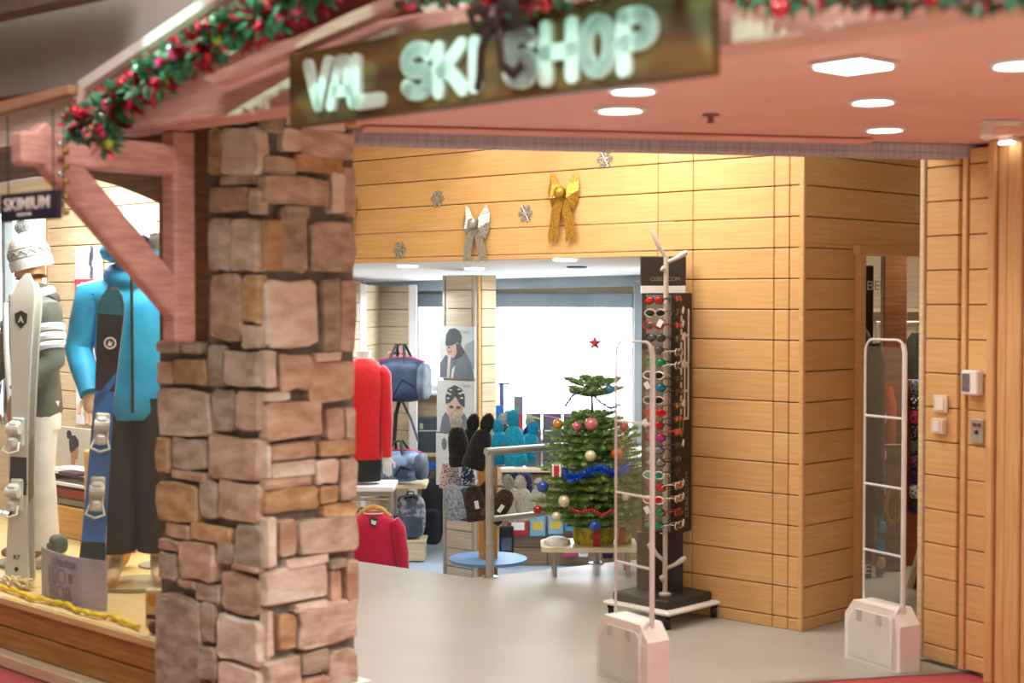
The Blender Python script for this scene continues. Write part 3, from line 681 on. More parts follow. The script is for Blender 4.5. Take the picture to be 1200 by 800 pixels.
def hand(parent, wrist, d, side, m, s=1.0):
    """palm, four fingers and a thumb, slightly curled, pointing along d"""
    d = Vector(d).normalized(); w = Vector(wrist); a = Vector((side, 0, 0)); a = (a-d*a.dot(d)).normalized(); c = d.cross(a)
    mb = MB(); M = Matrix((a, c, d)).transposed()
    mb.ell(w+d*.045*s, (.040*s, .016*s, .055*s), 10, 7, M, .8)
    for k, ln in enumerate((.066, .078, .072, .056)):
        o_ = w+d*.085*s+a*(.028-.0185*k)*s; mb.tube([o_, o_+d*ln*.5*s-c*.006*s, o_+d*ln*.85*s-c*.022*s, o_+d*ln*s-c*.034*s], [.0095*s, .009*s, .0085*s, .006*s], 7)
    o_ = w+d*.03*s+a*.036*s; mb.tube([o_, o_+d*.03*s+a*.02*s-c*.01*s, o_+d*.062*s+a*.022*s-c*.022*s], [.011*s, .010*s, .007*s], 7)
    return mb.build('hand', m, parent, True)
def mannequin(name, label, loc, rz, jk, pt, arms, skin_m, head=True, head_rz=0, scale=1.0, feet=True, wr=.03, pant_r=.105, hem=.07):
    t = thing(name, label, 'mannequin', loc, rz); t.scale = (scale,)*3
    V = [(0, 0, .95), (0, 0, 1.16), (0, .0, 1.36), (0, .012, 1.49), (0, -.005, 1.56)]; E = [(0, 1), (1, 2), (2, 3), (3, 4)]; RR = [.12, .11, .12, .055, .06]
    ch, sh = math.cos(head_rz), math.sin(head_rz)
    def hp(x, y, z): return (x*ch-y*sh, x*sh+y*ch, z)
    if head:
        V += [hp(0, -.015, 1.63), hp(0, .0, 1.72), hp(0, -.095, 1.615), hp(0, -.062, 1.56)]; E += [(4, 5), (5, 6), (5, 7), (4, 8)]; RR += [.088, .082, .020, .038]
    n = len(V)
    for s, k in ((-1, 0), (1, 1)):
        sh_, el, wr_ = arms[k]
        V += [sh_, el, wr_]; E += [(2, n), (n, n+1), (n+1, n+2)]; RR += [.058, .042, .028]; n += 3
        V += [(s*.09, 0, .90), (s*.10, -.015, .50), (s*.10, .02, .10)]; E += [(0, n), (n, n+1), (n+1, n+2)]; RR += [.085, .058, .040]; n += 3
        if feet: V += [(s*.105, -.06, .045), (s*.11, -.15, .028)]; E += [(n-1, n), (n, n+1)]; RR += [.038, .024]; n += 2
    link('body', skin(V, E, RR, 2, 0, skin_m), t)
    J = MB()
    loft(J, [((0, .0, .80), .185, .135), ((0, 0, .84), .20, .15), ((0, 0, .95), .195, .145), ((0, 0, 1.08), .18, .135), ((0, 0, 1.2), .19, .14), ((0, 0, 1.32), .20, .145), ((0, 0, 1.41), .18, .12), ((0, .0, 1.47), .11, .09), ((0, .0, 1.52), .085, .08), ((0, 0, 1.56), .09, .085)], 22, wr, 3)
    for k, (sh_, el, wr_) in enumerate(arms):
        sleeve(J, [Vector((sh_[0]*.7, 0, 1.40)), sh_, el, wr_], [.085, .083, .068, .050], seed=k)
    J.build('jacket', jk, t, True)
    Pn = MB()
    loft(Pn, [((0, 0, .80), .16, .12), ((0, 0, .90), .17, .125), ((0, 0, .98), .165, .12)], 18)
    for s in (-1, 1):
        sleeve(Pn, [(s*.085, 0, .90), (s*.10, -.015, .50), (s*.105, .01, hem)], [pant_r*1.03, pant_r*.84, pant_r*.80], 16, .04, 5+s)
    Pn.build('trousers', pt, t, True)
    for k, (sh_, el, wr_) in enumerate(arms): hand(t, wr_, (Vector(wr_)-Vector(el))*.6+Vector((0, 0, -.2)), (-1, 1)[k], skin_m)
    return t
olive = mat('olive_grey_shell', '#666e62', '#424a44', 5, rough=.6, bump=.3)
whitecl = mat('white_fabric', '#eef0ec', '#dcdfdc', 8, rough=.8, bump=.2)
darkcl = mat('dark_fabric', '#2e302e', '#222422', 8, rough=.8, bump=.2)
bluecl = mat('bright_blue_shell', '#2cb8ea', '#1496cc', 6, rough=.55, bump=.4)
blackcl = mat('black_olive_fabric', '#2b302a', '#1c211d', 6, rough=.75, bump=.3)
tan_m = mat('tan_mannequin', '#b98d62', '#a87c54', 5, rough=.45)
knit_w = mat('cream_knit', '#e4e8e2', '#cdd3ce', 60, (1, 1, 2), .9, bump=.6)
knit_g = mat('grey_knit', '#8b9490', '#79837f', 60, rough=.9, bump=.6)
Q1 = WP(38, .56); z0 = SILL+.03
k1_ = (at(38, 282, Q1.y).z - z0)/1.80
m1 = mannequin('mannequin', 'mannequin in grey ski jacket, white trousers and patterned bobble hat', (Q1.x, Q1.y, z0), math.radians(-48), olive, whitecl,
    [((-.19, 0, 1.42), (-.27, -.02, 1.14), (-.2, -.20, .98)), ((.19, 0, 1.42), (.265, .0, 1.13), (.235, -.20, .96))], tan_m, True, math.radians(-30), k1_, wr=.02)
# jacket details
MB().tube([(.16*math.cos(a)*.62, .14*math.sin(a)*.7, 1.50+.02*math.sin(a)) for a in [i*math.pi/8 for i in range(16)]], .03, 8, True).build('collar', whitecl, m1, True)
for k in range(3):
    p_ = Vector((.19, 0, 1.42)).lerp(Vector((.265, 0, 1.13)), .38+.17*k); MB().tube([p_+Vector((0, 0, .02)), p_+Vector((.004, 0, -.002)), p_+Vector((.01, 0, -.024))], [.078, .089, .078], 16).build('sleeve_band', whitecl, m1, True)
MB().tube([(.0, -.155, 1.45), (.03, -.165, 1.2), (.06, -.165, 1.0), (.08, -.16, .82)], .018, 8).build('front_placket', whitecl, m1, True)
mb = MB(); loft(mb, [((0, 0, .74), .19, .14), ((0, 0, .79), .195, .145), ((0, 0, .86), .19, .14)], 20, .02, 2); mb.build('inner_hem', whitecl, m1, True)
MB().tube([(-.17, .02, 1.44), (-.05, .1, 1.47), (.05, .1, 1.47), (.17, .02, 1.45)], .042, 8).build('shoulder_yoke', darkcl, m1, True)
def beanie(parent, c, Mx, s, mats, zig=True):
    cr, cf, pm, zg_ = mats
    P = lambda prof: [(r*s, z*s) for r, z in prof]
    MB().lathe(P([(.112, .0), (.116, .03), (.115, .07), (.108, .11), (.088, .155), (.05, .185), (.01, .195)]), c, 22, Mx).build('crown', cr, parent, True)
    MB().lathe(P([(.108, -.02), (.121, -.022), (.124, .0), (.123, .035), (.116, .04)]), c, 22, Mx).build('cuff', cf, parent, True)
    if zig:
        for h, am in ((.072, .014),):
            mb = MB(); mb.tube([Vector(c)+Mx @ Vector((.117*s*math.cos(k*math.pi/14), .117*s*math.sin(k*math.pi/14), (h+(am if k % 2 else -am))*s)) for k in range(28)], .006*s, 5, True); mb.build('zigzag_band', zg_, parent)
        for h, r in ((.100, .112), (.047, .119)): MB().tube([Vector(c)+Mx @ Vector((r*s*math.cos(k*math.pi/10), r*s*math.sin(k*math.pi/10), h*s)) for k in range(20)], .004*s, 5, True).build('stripe', zg_, parent)
    pom(parent, Vector(c)+Mx @ Vector((0, 0, .222*s)), .047*s, pm)
def pom(parent, c, r, m, name='pompom', n=150):
    rr = random.Random(int(r*1e5)); mb = MB(); mb.ell(c, (r*.8,)*3, 12, 8)
    for i in range(n):
        z = 1-2*(i+.5)/n; a = i*2.39996; q_ = math.sqrt(1-z*z); d = Vector((q_*math.cos(a), q_*math.sin(a), z)); t_ = d.orthogonal().normalized()*r*.16; b_ = d.cross(t_).normalized()*r*.16
        e = c+d*r*rr.uniform(.95, 1.12); mb.add([c+d*r*.7+t_, c+d*r*.7-t_*.5+b_, c+d*r*.7-t_*.5-b_, e], [(0, 1, 3), (1, 2, 3), (2, 0, 3)])
    return mb.build(name, m, parent, fix=False)
hh = math.radians(-30)
beanie(m1, (0, 0, 1.665), Euler((math.radians(14), 0, hh)).to_matrix(), .97, (knit_w, knit_w, knit_g, knit_g))

Q2 = WP(158, .60)
k2_ = (at(158, 252, Q2.y).z - z0)/1.80
m2 = mannequin('mannequin', 'mannequin in bright blue ski jacket, black trousers and helmet', (Q2.x, Q2.y, z0), math.radians(10), bluecl, blackcl,
    [((-.20, 0, 1.42), (-.27, .02, 1.14), (-.20, -.14, .93)), ((.20, 0, 1.42), (.28, .02, 1.14), (.26, -.1, .90))], cream_m, True, math.radians(55), k2_, pant_r=.13, hem=.15)
ch = Matrix.Rotation(math.radians(55), 3, 'Z')
mb = MB(); mb.lathe([(.128, -.03), (.134, .0), (.132, .05), (.118, .10), (.08, .135), (.02, .148)], (0, 0, 1.66), 20); mb.build('helmet_shell', mat('grey_helmet', '#b8c0c4', '#9fa8ad', 6, rough=.3), m2, True)
mb = MB(); mb.tube([Vector((0, 0, 1.62))+ch @ Vector((.118*math.sin(a), -.118*math.cos(a), 0)) for a in [math.radians(x) for x in range(60, 301, 20)]], .05, 8); mb.build('helmet_liner', bluecl, m2, True)
mb = MB(); mb.tube([Vector((0, 0, 1.675))+ch @ Vector((.138*math.sin(a), -.138*math.cos(a), 0)) for a in [k*math.pi/9 for k in range(18)]], .016, 6, True); mb.build('goggle_strap', darkcl, m2, True)
mb = MB(); mb.ell(Vector((0, 0, 1.668))+ch @ Vector((0, -.115, 0)), (.085, .045, .045), 14, 8, ch, .7); mb.build('goggle_lens', mat('dark_lens', '#1a2a38', '#101820', 6, rough=.1, spec=.8), m2, True)
mb = MB(); mb.ell(Vector((0, 0, 1.565))+ch @ Vector((0, -.06, 0)), (.08, .065, .07), 14, 8, ch); mb.build('face_mask', bluecl, m2, True)
MB().tube([(.11*math.cos(a), .02+.11*math.sin(a), 1.51+.03*math.sin(a)) for a in [i*math.pi/8 for i in range(16)]], .045, 8, True).build('hood', bluecl, m2, True)
MB().tube([(0, -.17, 1.5), (.0, -.165, 1.2), (.0, -.165, .84)], .008, 6).build('zip', darkcl, m2)
mb = MB(); mb.lathe([(.0, 0), (.035, 0), (.035, .006), (.0, .006)], (0, 0, 0), 16); mb.build('arm_badge', mat('pale_badge', '#7fc7e2', '#5aaccd', 30, rough=.7), m2, rot=(math.radians(75), 0, math.radians(35)), loc=(.255, -.075, 1.30))
MB().box((.3, -.06, 1.08), (.05, .05, .05), None, .01).build('sleeve_patch', mat('yellow_patch', '#d8b23a', '#c49a28', 20, rough=.7), m2)
b2 = MB().lathe([(.0, 0), (.2, 0), (.2, .016), (.0, .016)], n=28).build('mannequin_stand', mat('dull_glass_green', '#a5a88a', '#94977a', 6, rough=.2), None, True, loc=(Q2.x, Q2.y, SILL+.004)); tag(b2, 'round base plate under the barefoot mannequin in black trousers', 'stand')
b1_ = MB().lathe([(.0, 0), (.2, 0), (.2, .016), (.0, .016)], n=28).build('mannequin_stand', MATS['dull_glass_green'], None, True, loc=(Q1.x, Q1.y, SILL+.004)); tag(b1_, 'round base plate under the mannequin in white trousers', 'stand')
Q3 = WP(-62, .40); k3_ = (at(-62, 300, Q3.y).z - z0)/1.80
m3 = mannequin('mannequin', 'mannequin in white and navy patterned jacket and taupe trousers by the side window', (Q3.x, Q3.y, SILL+.004), math.radians(20), mat('navy_pattern', '#dfe6ee', '#28466e', 9, rough=.7, lo=.46, hi=.54), mat('taupe_fabric', '#9a8a78', '#857666', 7, rough=.8),
    [((-.19, 0, 1.42), (-.26, 0, 1.14), (-.25, -.06, .90)), ((.19, 0, 1.42), (.26, 0, 1.14), (.25, -.06, .90))], tan_m, True, 0, k3_)
mb = MB(); mb.lathe([(.108, -.02), (.114, .02), (.11, .08), (.085, .13), (.03, .155)], (0, 0, 1.66), 20); mb.build('hat', darkcl, m3, True)

# ------------------------------------------------------------------ skis
def ski(label, tail, tip, Y_, wid, m_top, m_edge, rz=0, marks=(), tilt_back=0.03, bind=True, bind_m=None, bz=(.42, .56), th=.014, bow=.0):
    """tail/tip are frame points, Y_ depth of the ski"""
    a = at(tail[0], tail[1], Y_); b = at(tip[0], tip[1], Y_); d = b-a; L_ = d.length
    t = thing('ski', label, 'ski', a, rot=(-tilt_back*0, math.atan2(d.x, d.z), rz))
    N_ = 30; vs = []; fs = []
    def wf(u):
        side = wid/2*(1-.30*math.sin(math.pi*min(1, max(0, (u-.03)/.86)))**1.0)
        if u > .90: side *= math.sqrt(max(0.02, 1-((u-.90)/.10)**2))
        if u < .03: side *= .8+.2*u/.03
        return side
    def yf(u): return (.05*((u-.86)/.14)**2 if u > .86 else 0) - bow*math.sin(math.pi*u)
    for i in range(N_+1):
        u = i/N_; w_ = wf(u); y_ = yf(u)
        vs += [(-w_, y_, u*L_), (w_, y_, u*L_), (w_, y_+th, u*L_), (-w_, y_+th, u*L_)]
    for i in range(N_):
        for k in range(4): fs.append((i*4+k, i*4+(k+1) % 4, i*4+4+(k+1) % 4, i*4+4+k))
    fs.append((0, 1, 2, 3)); fs.append((N_*4, N_*4+1, N_*4+2, N_*4+3))
    mb = MB(); mb.add(vs, fs); mb.build('blade', m_top, t, True)
    e = MB(); e.tube([(wf(i/N_)+.001, yf(i/N_)+th*.5, i/N_*L_) for i in range(N_+1)], .0035, 5); e.build('edge', m_edge, t)
    for (u0, u1, mm, kind) in marks:
        if kind == 'slash':
            P = [(-wf(u0)+.001, u0*L_), (wf(u0)-.001, (u0+.10)*L_), (wf(u1)-.001, u1*L_), (-wf(u1)+.001, (u1-.10)*L_)]
        else: P = [(-wf(u0)*.99, u0*L_), (wf(u0)*.99, u0*L_), (wf(u1)*.99, u1*L_), (-wf(u1)*.99, u1*L_)]
        MB().prism(P, -.0016-bow, -.0002).build('graphic', mm, t)
    if bind:
        bm_ = bind_m
        for u, s in ((bz[0], 1.0), (bz[1], .9)):
            y_ = yf(u); m_ = MB()
            m_.box((0, y_-.012, u*L_), (.07, .024, .17*s), None, .008); m_.box((0, y_-.045, u*L_+.03), (.062, .05, .07*s), None, .014)
            m_.cyl((-.036, y_-.05, u*L_+.02), (.036, y_-.05, u*L_+.02), .028, n=12); m_.box((0, y_-.06, u*L_-.05), (.045, .05, .05), None, .01)
            bb = m_.build('binding', bm_, t, False)
            MB().tube([(-.03, y_-.05, u*L_-.05), (-.045, y_-.085, u*L_-.09), (0, y_-.10, u*L_-.105), (.045, y_-.085, u*L_-.09), (.03, y_-.05, u*L_-.05)], .006, 6).build('brake_lever', bm_, bb, True)
    return t, L_
bind_w = mat('pale_binding', '#dfe3d8', '#b9bfb4', 14, rough=.4)
ski_w = mat('white_ski', '#d7dad0', '#ccd0c6', 4, rough=.35, coat=.3)
Y1 = WP(25, .245).y
s1, L1 = ski('white ski with black shield emblem held by the mannequin in the bobble hat', (19, 690), (27, 320), Y1, .135, ski_w, chrome, math.radians(-12), [(.30, .42, darkcl, 'band'), (.24, .32, mat('dark_purple', '#3d3340', '#332a36', 6), 'slash')], bind=True, bind_m=bind_w, bz=(.30, .50))
# emblem: shield with a peak
MB().prism([(-.032, 0), (-.036, .045), (0, .062), (.036, .045), (.032, 0), (0, -.034)], -.004, -.001).build('emblem', darkcl, s1, loc=(0, .0, L1*.845))
MB().prism([(-.018, -.004), (0, .036), (.018, -.004), (.008, .002), (0, .014), (-.008, .002)], -.006, -.004).build('emblem_peak', ski_w, s1, loc=(0, 0, L1*.845))
link('lettering', text_mesh('R7', .035, .0008, .0005, m=darkcl), s1, loc=(.0, -.003, L1*.10))
MB().prism([(-.014, 0), (0, .012), (.014, 0), (0, -.018)], -.004, -.001).build('emblem_diamond', darkcl, s1, loc=(0, 0, L1*.065))
Y2 = WP(118, .265).y
teal = mat('teal_ski', '#0e6f80', '#0b5c6c', 5, rough=.35, coat=.3); bluesk = mat('blue_ski', '#2177c6', '#1a66b0', 5, rough=.35, coat=.3); blacksk = mat('black_ski', '#24262c', '#1b1d22', 5, rough=.4)
s2, L2 = ski('black, teal and blue ski with round emblem in front of the blue jacket', (107, 668), (131, 335), Y2, .125, blacksk, chrome, math.radians(14), [(.0, .10, mat('dark_green_ski', '#1f3b38', '#193230', 5), 'band'), (.10, .63, bluesk, 'band'), (.56, .70, bluesk, 'slash'), (.90, .985, teal, 'band')], bind=True, bind_m=bind_w, bz=(.27, .50))
MB().tube([(.026*math.cos(k*math.pi/10), -.003, .026*math.sin(k*math.pi/10)) for k in range(20)], .004, 5, True).build('emblem_ring', whitecl, s2, loc=(.008, 0, L2*.80))
MB().prism([(-.012, -.012), (-.004, .014), (.004, .0), (.012, .014), (.008, -.014)], -.004, -.001).build('emblem', whitecl, s2, loc=(.008, 0, L2*.80))
s3, L3 = ski('second white ski half hidden behind the shield emblem ski', (27, 686), (36, 330), Y1+.05, .125, mat('grey_white_ski', '#c2c6bf', '#b2b7b0', 4, rough=.35), chrome, math.radians(-12), [(.2, .5, mat('pale_graphic', '#9d9a86', '#8d8a77', 6), 'slash')], bind=False)

# ------------------------------------------------------------------ display accessories
def board_on(name, label, cat, x0, y0, x1, y1, off, th, m, dx=0):
    """upright panel in the display, parallel to the glass"""
    p = WP((x0+x1)/2, off); zt_ = at((x0+x1)/2, y0, p.y).z; zb_ = at((x0+x1)/2, y1, p.y).z
    w_ = (WP(x1, off)-WP(x0, off)).length
    t = thing(name, label, cat, (p.x, p.y, zb_), aF); B((0, th/2, (zt_-zb_)/2), (w_, th, zt_-zb_), .002).build('panel', m, t); return t, w_, zt_-zb_
t, w_, h_ = board_on('banner', 'tall pale blue snow photo banner with red block on the display boarding', 'banner', 88, 290, 119, 498, BO-.05, .012, mat('snow_photo_print', '#f1f2f8', '#b9bfe2', 5, (1, 1, .5), .6, lo=.35, hi=.6))
redp = mat('red_print', '#e2474f', '#d63c45', 5, rough=.6)
B((0, -.002, h_*.755), (w_-.004, .003, h_*.135)).build('red_block', redp, t)
link('lettering', text_mesh('\u00bbTATA\u00ab', .062, .0006, .001, m=white_p), t, loc=(0, -.004, h_*.785)); link('lettering', text_mesh('NKE', .05, .0006, .001, m=white_p), t, loc=(.01, -.004, h_*.725))
link('lettering', text_mesh('reusch', .075, .0006, .001, m=white_p, align='LEFT'), t, loc=(-w_*.46, -.004, h_*.085))
for k, (zz_, xx) in enumerate(((.93, .035), (.86, .045), (.97, .05))): MB().prism([(xx-.02, -.03), (xx+.012, -.05), (xx+.02, .03), (xx-.01, .05)], -.003, -.001).build('graphic', mat('grey_stroke', '#5f6880', '#525a70', 5), t, loc=(0, 0, h_*zz_))
t, w_, h_ = board_on('photo_card', 'grey photo card of a head in a dark bobble hat on the display shelf', 'photo card', 62, 501, 110, 545, BO-.30, .015, mat('card_grey', '#d6d3c9', '#cfccc2', 5, rough=.6))
navy = mat('navy_print', '#3c4050', '#333748', 20, rough=.8); skinp = mat('skin_print', '#b98a66', '#a97b58', 8, rough=.7)
ex = lambda cx, cz, rx, rz, n=16: [(cx+rx*math.cos(2*math.pi*i/n), cz+rz*math.sin(2*math.pi*i/n)) for i in range(n)]
hp_ = [(-.045, .10), (-.05, .15), (-.02, .185), (.02, .19), (.055, .165), (.06, .13), (.02, .105), (-.03, .08)]
sc_ = h_/.225
MB().prism([(a*sc_-.01, b*sc_-.01) for a, b in hp_], -.002, 0).build('printed_hat', navy, t); MB().prism([(a*sc_-.01, b*sc_-.01) for a, b in ex(-.048, .19, .027, .027)], -.0025, 0).build('printed_bobble', navy, t)
MB().prism([(a*sc_-.01, b*sc_-.01) for a, b in [(-.03, .085), (.02, .108), (.056, .13), (.052, .10), (.06, .085), (.048, .075), (.05, .05), (.02, .045), (.015, .01), (-.03, .01)]], -.0015, 0).build('printed_face', skinp, t)
# shelf carrying the card and the boxes below it
sh0 = WP(58, BO-.25); sh1 = WP(112, BO-.25); zsf = at(85, 547, sh0.y).z
t = thing('display_shelf_unit', 'low shelf unit with red rail and wooden box front in the window display', 'shelf', ((sh0.x+sh1.x)/2, (sh0.y+sh1.y)/2, SILL), aF)
lw = (sh1-sh0).length; hz = zsf-SILL
B((0, .10, hz-.012), (lw, .3, .024), .004).build('shelf_board', white_p, t); B((0, .06, hz*.80), (lw-.02, .22, .02), .003).build('shelf_board', white_p, t)
B((0, .02, hz*.66), (lw-.03, .10, hz*.13), .006).build('red_rail', mat('brick_red', '#a5422e', '#8f3626', 6), t); B((0, .03, hz*.53), (lw-.03, .10, hz*.10), .006).build('grey_rail', mat('mid_grey', '#9a9a96', '#8b8b87', 6), t)
B((0, .08, hz*.235), (lw-.02, .24, hz*.46), .006).build('box_front', mat('light_oak_box', '#d8a860', '#c8964e', 3, (1, 8, 14), .5), t)
for s in (-1, 1): B((s*(lw/2-.012), .10, hz/2-.012), (.02, .28, hz-.03), .004).build('side_panel', mat('dark_purple_panel', '#3a2c4a', '#2f233d', 6), t)
q_ = WP(84, BO-.40); zq = zsf+.001
o = B((0, .02, .012), (.20, .10, .022), .006, Matrix.Rotation(aF, 3, 'Z')).build('glasses_case', mat('dark_case', '#3b3038', '#2f262c', 6, rough=.4), loc=(q_.x, q_.y, zq-.0)); tag(o, 'slim dark case lying on the display shelf before the photo card', 'case')
# orange bag behind the skis
q_ = WP(127, .78); o = thing('orange_backpack', 'yellow orange backpack behind the blue ski', 'backpack', (q_.x, q_.y, SILL), aF)
orange = mat('amber_nylon', '#e5a32c', '#cc8a1c', 8, rough=.6, bump=.3)
MB().ell((0, 0, .24), (.13, .09, .24), 18, 12, None, .55).build('body', orange, o, True); MB().ell((0, -.08, .15), (.09, .04, .10), 14, 8, None, .6).build('pocket', orange, o, True)
for s in (-1, 1): MB().tube([(s*.05, -.09, .42), (s*.06, -.115, .3), (s*.06, -.11, .12)], .012, 6, flat=.5).build('strap', darkcl, o, True)
q_ = WP(128, 1.05); o = B((0, 0, .30), (.26, .2, .60), .01, Matrix.Rotation(aF, 3, 'Z')).build('wooden_crate', MATS['light_oak_box'], loc=(q_.x, q_.y, SILL)); tag(o, 'pale wooden crate behind the yellow orange backpack', 'crate')
# printed grey booklet stand
q0 = WP(36, .115); q1_ = WP(112, .115); zb_ = SILL+.004
z_t = at(70, 650, (q0.y+q1_.y)/2).z
w_ = (q1_-q0).length; t = thing('printed_band', 'curved grey leatherlike band embossed with letters on the window sill', 'display card', ((q0.x+q1_.x)/2, (q0.y+q1_.y)/2, SILL), aF)
emb = mat('grey_print', '#b8bcc8', '#a0a4b4', 7, (1, 1, 1), .55); P = []
hh_ = z_t-SILL
for i in range(17):
    u = -1+2*i/16; P.append((u*w_/2, .045*u*u))
mb = MB(); vs = []; 
for (x, y) in P: vs += [(x, y, 0), (x, y, hh_), (x, y+.006, hh_), (x, y+.006, 0)]
mb.add(vs, [(i*4+k, i*4+(k+1) % 4, i*4+4+(k+1) % 4, i*4+4+k) for i in range(16) for k in range(4)] + [(0, 1, 2, 3), (64, 65, 66, 67)])
mb.build('band', emb, t, True)
emb_d = mat('embossed_dark', '#8a8c9c', '#7e8090', 6)
for tx, x, z, s in (('nleuten', .0, .84, .05), ('IEO', -.07, .52, .075), ('B', .055, .52, .045), ('BOB', -.04, .18, .07)):
    link('lettering', text_mesh(tx, s*hh_/.16, .0012, .001, m=emb_d), t, loc=(x, .045*(x/(w_/2))**2-.003, z*hh_))
# boa of yellow ribbon along the sill
pts = []
for i in range(60):
    u = i/59; px = -12+172*u; q_ = WP(px, .05+.016*math.sin(u*17)+.008*math.sin(u*41)); pts.append((q_.x, q_.y, SILL+.016+.006*math.sin(u*33)**2))
pts = [(x, y, z) for (x, y, z) in pts]
o = MB().tube([Vector(p) for p in pts], [.011+.004*math.sin(i*1.7) for i in range(60)], 8).build('ribbon', mat('yellow_ribbon', '#f0d815', '#dcc20a', 12, rough=.4), None, True); tag(o, 'yellow ribbon winding along the display window sill', 'ribbon')
# bundle of pale straw, small pack, dark ball at the right end of the sill
q_ = WP(12, .135); o = MB(); rr = random.Random(4)
for i in range(60):
    x = rr.uniform(-.11, .11); z = rr.uniform(.008, .055); yy = rr.uniform(-.03, .03); a_ = rr.uniform(-.5, .5); o.tube([(x, yy, z), (x+.06*math.cos(a_), yy+.02*math.sin(a_*3), z+.01*math.sin(a_))], .006, 5)
o = o.build('straw_bundle', mat('pale_straw', '#e8dcae', '#d6c792', 9, rough=.8), loc=(q_.x, q_.y, SILL), rz=aF); tag(o, 'pale rough straw bundle at the foot of the white ski', 'straw')
q_ = WP(178, .14); t = thing('flower_pack', 'narrow seed packet with orange flower print by the pillar', 'packet', (q_.x, q_.y, SILL), aF+.5)
B((0, 0, .085), (.075, .03, .17), .006).build('pack', mat('kraft_pack', '#d8c99c', '#c9b986', 6, rough=.6), t); MB().prism(ex(0, .12, .026, .028), -.018, -.0151).build('flower', orange, t); B((0, -.0165, .045), (.055, .003, .02)).build('label', darkcl, t)
q_ = WP(180, .055); o = MB(); o.ell((0, 0, .03), (.04, .03, .03), 14, 9); o.tube([(-.02, -.02, .03), (0, -.03, .045), (.02, -.02, .03)], .005, 6); o = o.build('dark_pouch', mat('aubergine_fabric', '#3c3038', '#2d242a', 9, rough=.8, bump=.4), None, True, loc=(q_.x, q_.y, SILL), rz=aF); tag(o, 'small dark pouch at the end of the sill against the pillar', 'pouch')
q_ = WP(66, .34); o = MB(); o.ell((0, 0, .05), (.055, .04, .05), 12, 8, None, .7); o.box((-.02, -.035, .03), (.05, .02, .05), None, .005); o = o.build('toy_mitten', mat('mossy_fur', '#6d7a6c', '#586456', 20, rough=.9, bump=.6), None, True, loc=(q_.x+.0, q_.y, SILL+.162), rz=aF); tag(o, 'grey green fluffy mitten resting behind the embossed band', 'mitten')
q_ = WP(66, .34); o = B((0, 0, .079), (.10, .07, .158), .006, Matrix.Rotation(aF, 3, 'Z')).build('small_box', MATS['kraft_pack'], loc=(q_.x, q_.y, SILL)); tag(o, 'small tan box behind the embossed band carrying the fluffy mitten', 'box')
# gloves and small goods on a rack by the jamb
q_ = WP(186, 1.0); t = thing('glove_rack', 'narrow wire rack of gloves behind the black trousers', 'rack', (q_.x, q_.y, SILL), aF)
MB().cyl((0, 0, 0), (0, 0, 1.35), .012).build('pole', steel, t); MB().lathe([(0, 0), (.12, 0), (.12, .012), (0, .012)], n=20).build('base', steel, t)
for k in range(5): MB().cyl((-.12, -.04, .32+.22*k), (.12, -.04, .32+.22*k), .005, n=8).build('arm', steel, t)
gm = [('orange', '#e8642c'), ('white', '#e8e8e4'), ('ochre', '#c99a2e'), ('magenta', '#b8358c'), ('pale grey', '#b9bcbc'), ('blue', '#3a6fae'), ('black', '#222326')]
def glove(label, p, m, rz=0, s=1.0, group=None):
    t = thing('glove', label, 'glove', p, rz, group); mb = MB()
    mb.ell((0, 0, -.10*s), (.045*s, .02*s, .06*s), 12, 8, None, .8)
    for k in range(4): mb.tube([((-.032+.021*k)*s, 0, -.13*s), ((-.036+.024*k)*s, -.006*s, -.2*s)], [.013*s, .010*s], 7)
    mb.tube([(.04*s, 0, -.08*s), (.065*s, -.006*s, -.13*s)], [.015*s, .011*s], 7)
    mb.build('hand_part', m, t, True); MB().lathe([(.03*s, -.06*s), (.036*s, -.05*s), (.038*s, .0), (.03*s, 0)], n=14).build('cuff', darkcl, t, True); return t
for k, (nm, cx) in enumerate(gm):
    p = at(181+(k % 2)*5, (518, 548, 573, 622, 600, 440, 655)[k], q_.y-.10); glove('%s glove hanging on the wire rack behind the black trousers' % nm, p+Vector((0, 0, .05)), mat('glove_'+nm, cx, None, 10, rough=.7, bump=.3), aF+.3*k, .5)

# ------------------------------------------------------------------ hanging SKIMIUM sign and bauble chain on the arm
off_s = (PC-bm0).dot(nF)+.45
tq = pc + nF*.71
sg0 = col_on(5, tq, dF); sg1 = col_on(71, tq, dF); sgm = (sg0+sg1)/2
t = thing('hanging_sign', 'dark hanging sign plate with letters SKIMIUM under the bracket', 'sign', (sgm.x, sgm.y, 0), aF)
zt_ = at(38, 225, sgm.y).z; zb_ = at(38, 258.5, sgm.y).z; wS = (sg1-sg0).length
signdk = mat('deep_violet_sign', '#2a2436', '#211c2c', 5, rough=.5)
B((0, 0, (zt_+zb_)/2), (wS, .025, zt_-zb_), .004).build('plate', signdk, t)
lt = mat('bronze_letter', '#fff0ea', '#f4e2da', 5, rough=.4)
link('lettering', text_mesh('SKIMIUM', .062, .001, .0002, m=lt), t, loc=(-.003, -.0145, (zt_+zb_)/2+.008)).scale = (wS*.82/.24, 1, 1); link('lettering', text_mesh('location de ski', .017, .0008, 0, m=lt), t, loc=(-.02, -.0145, (zt_+zb_)/2-.027))
for s in (-1, 1): MB().cyl((s*wS*.40, 0, zt_-.004), (s*wS*.40, 0, 2.46), .003, n=6).build('hanger', darkcl, t)
g0 = pc + nF*.57
t = thing('bauble_chain', 'chain of small gold and silver baubles hanging from the bracket arm', 'ornament', (at(76, 350, g0.y-.06).x, g0.y-.06, 0))
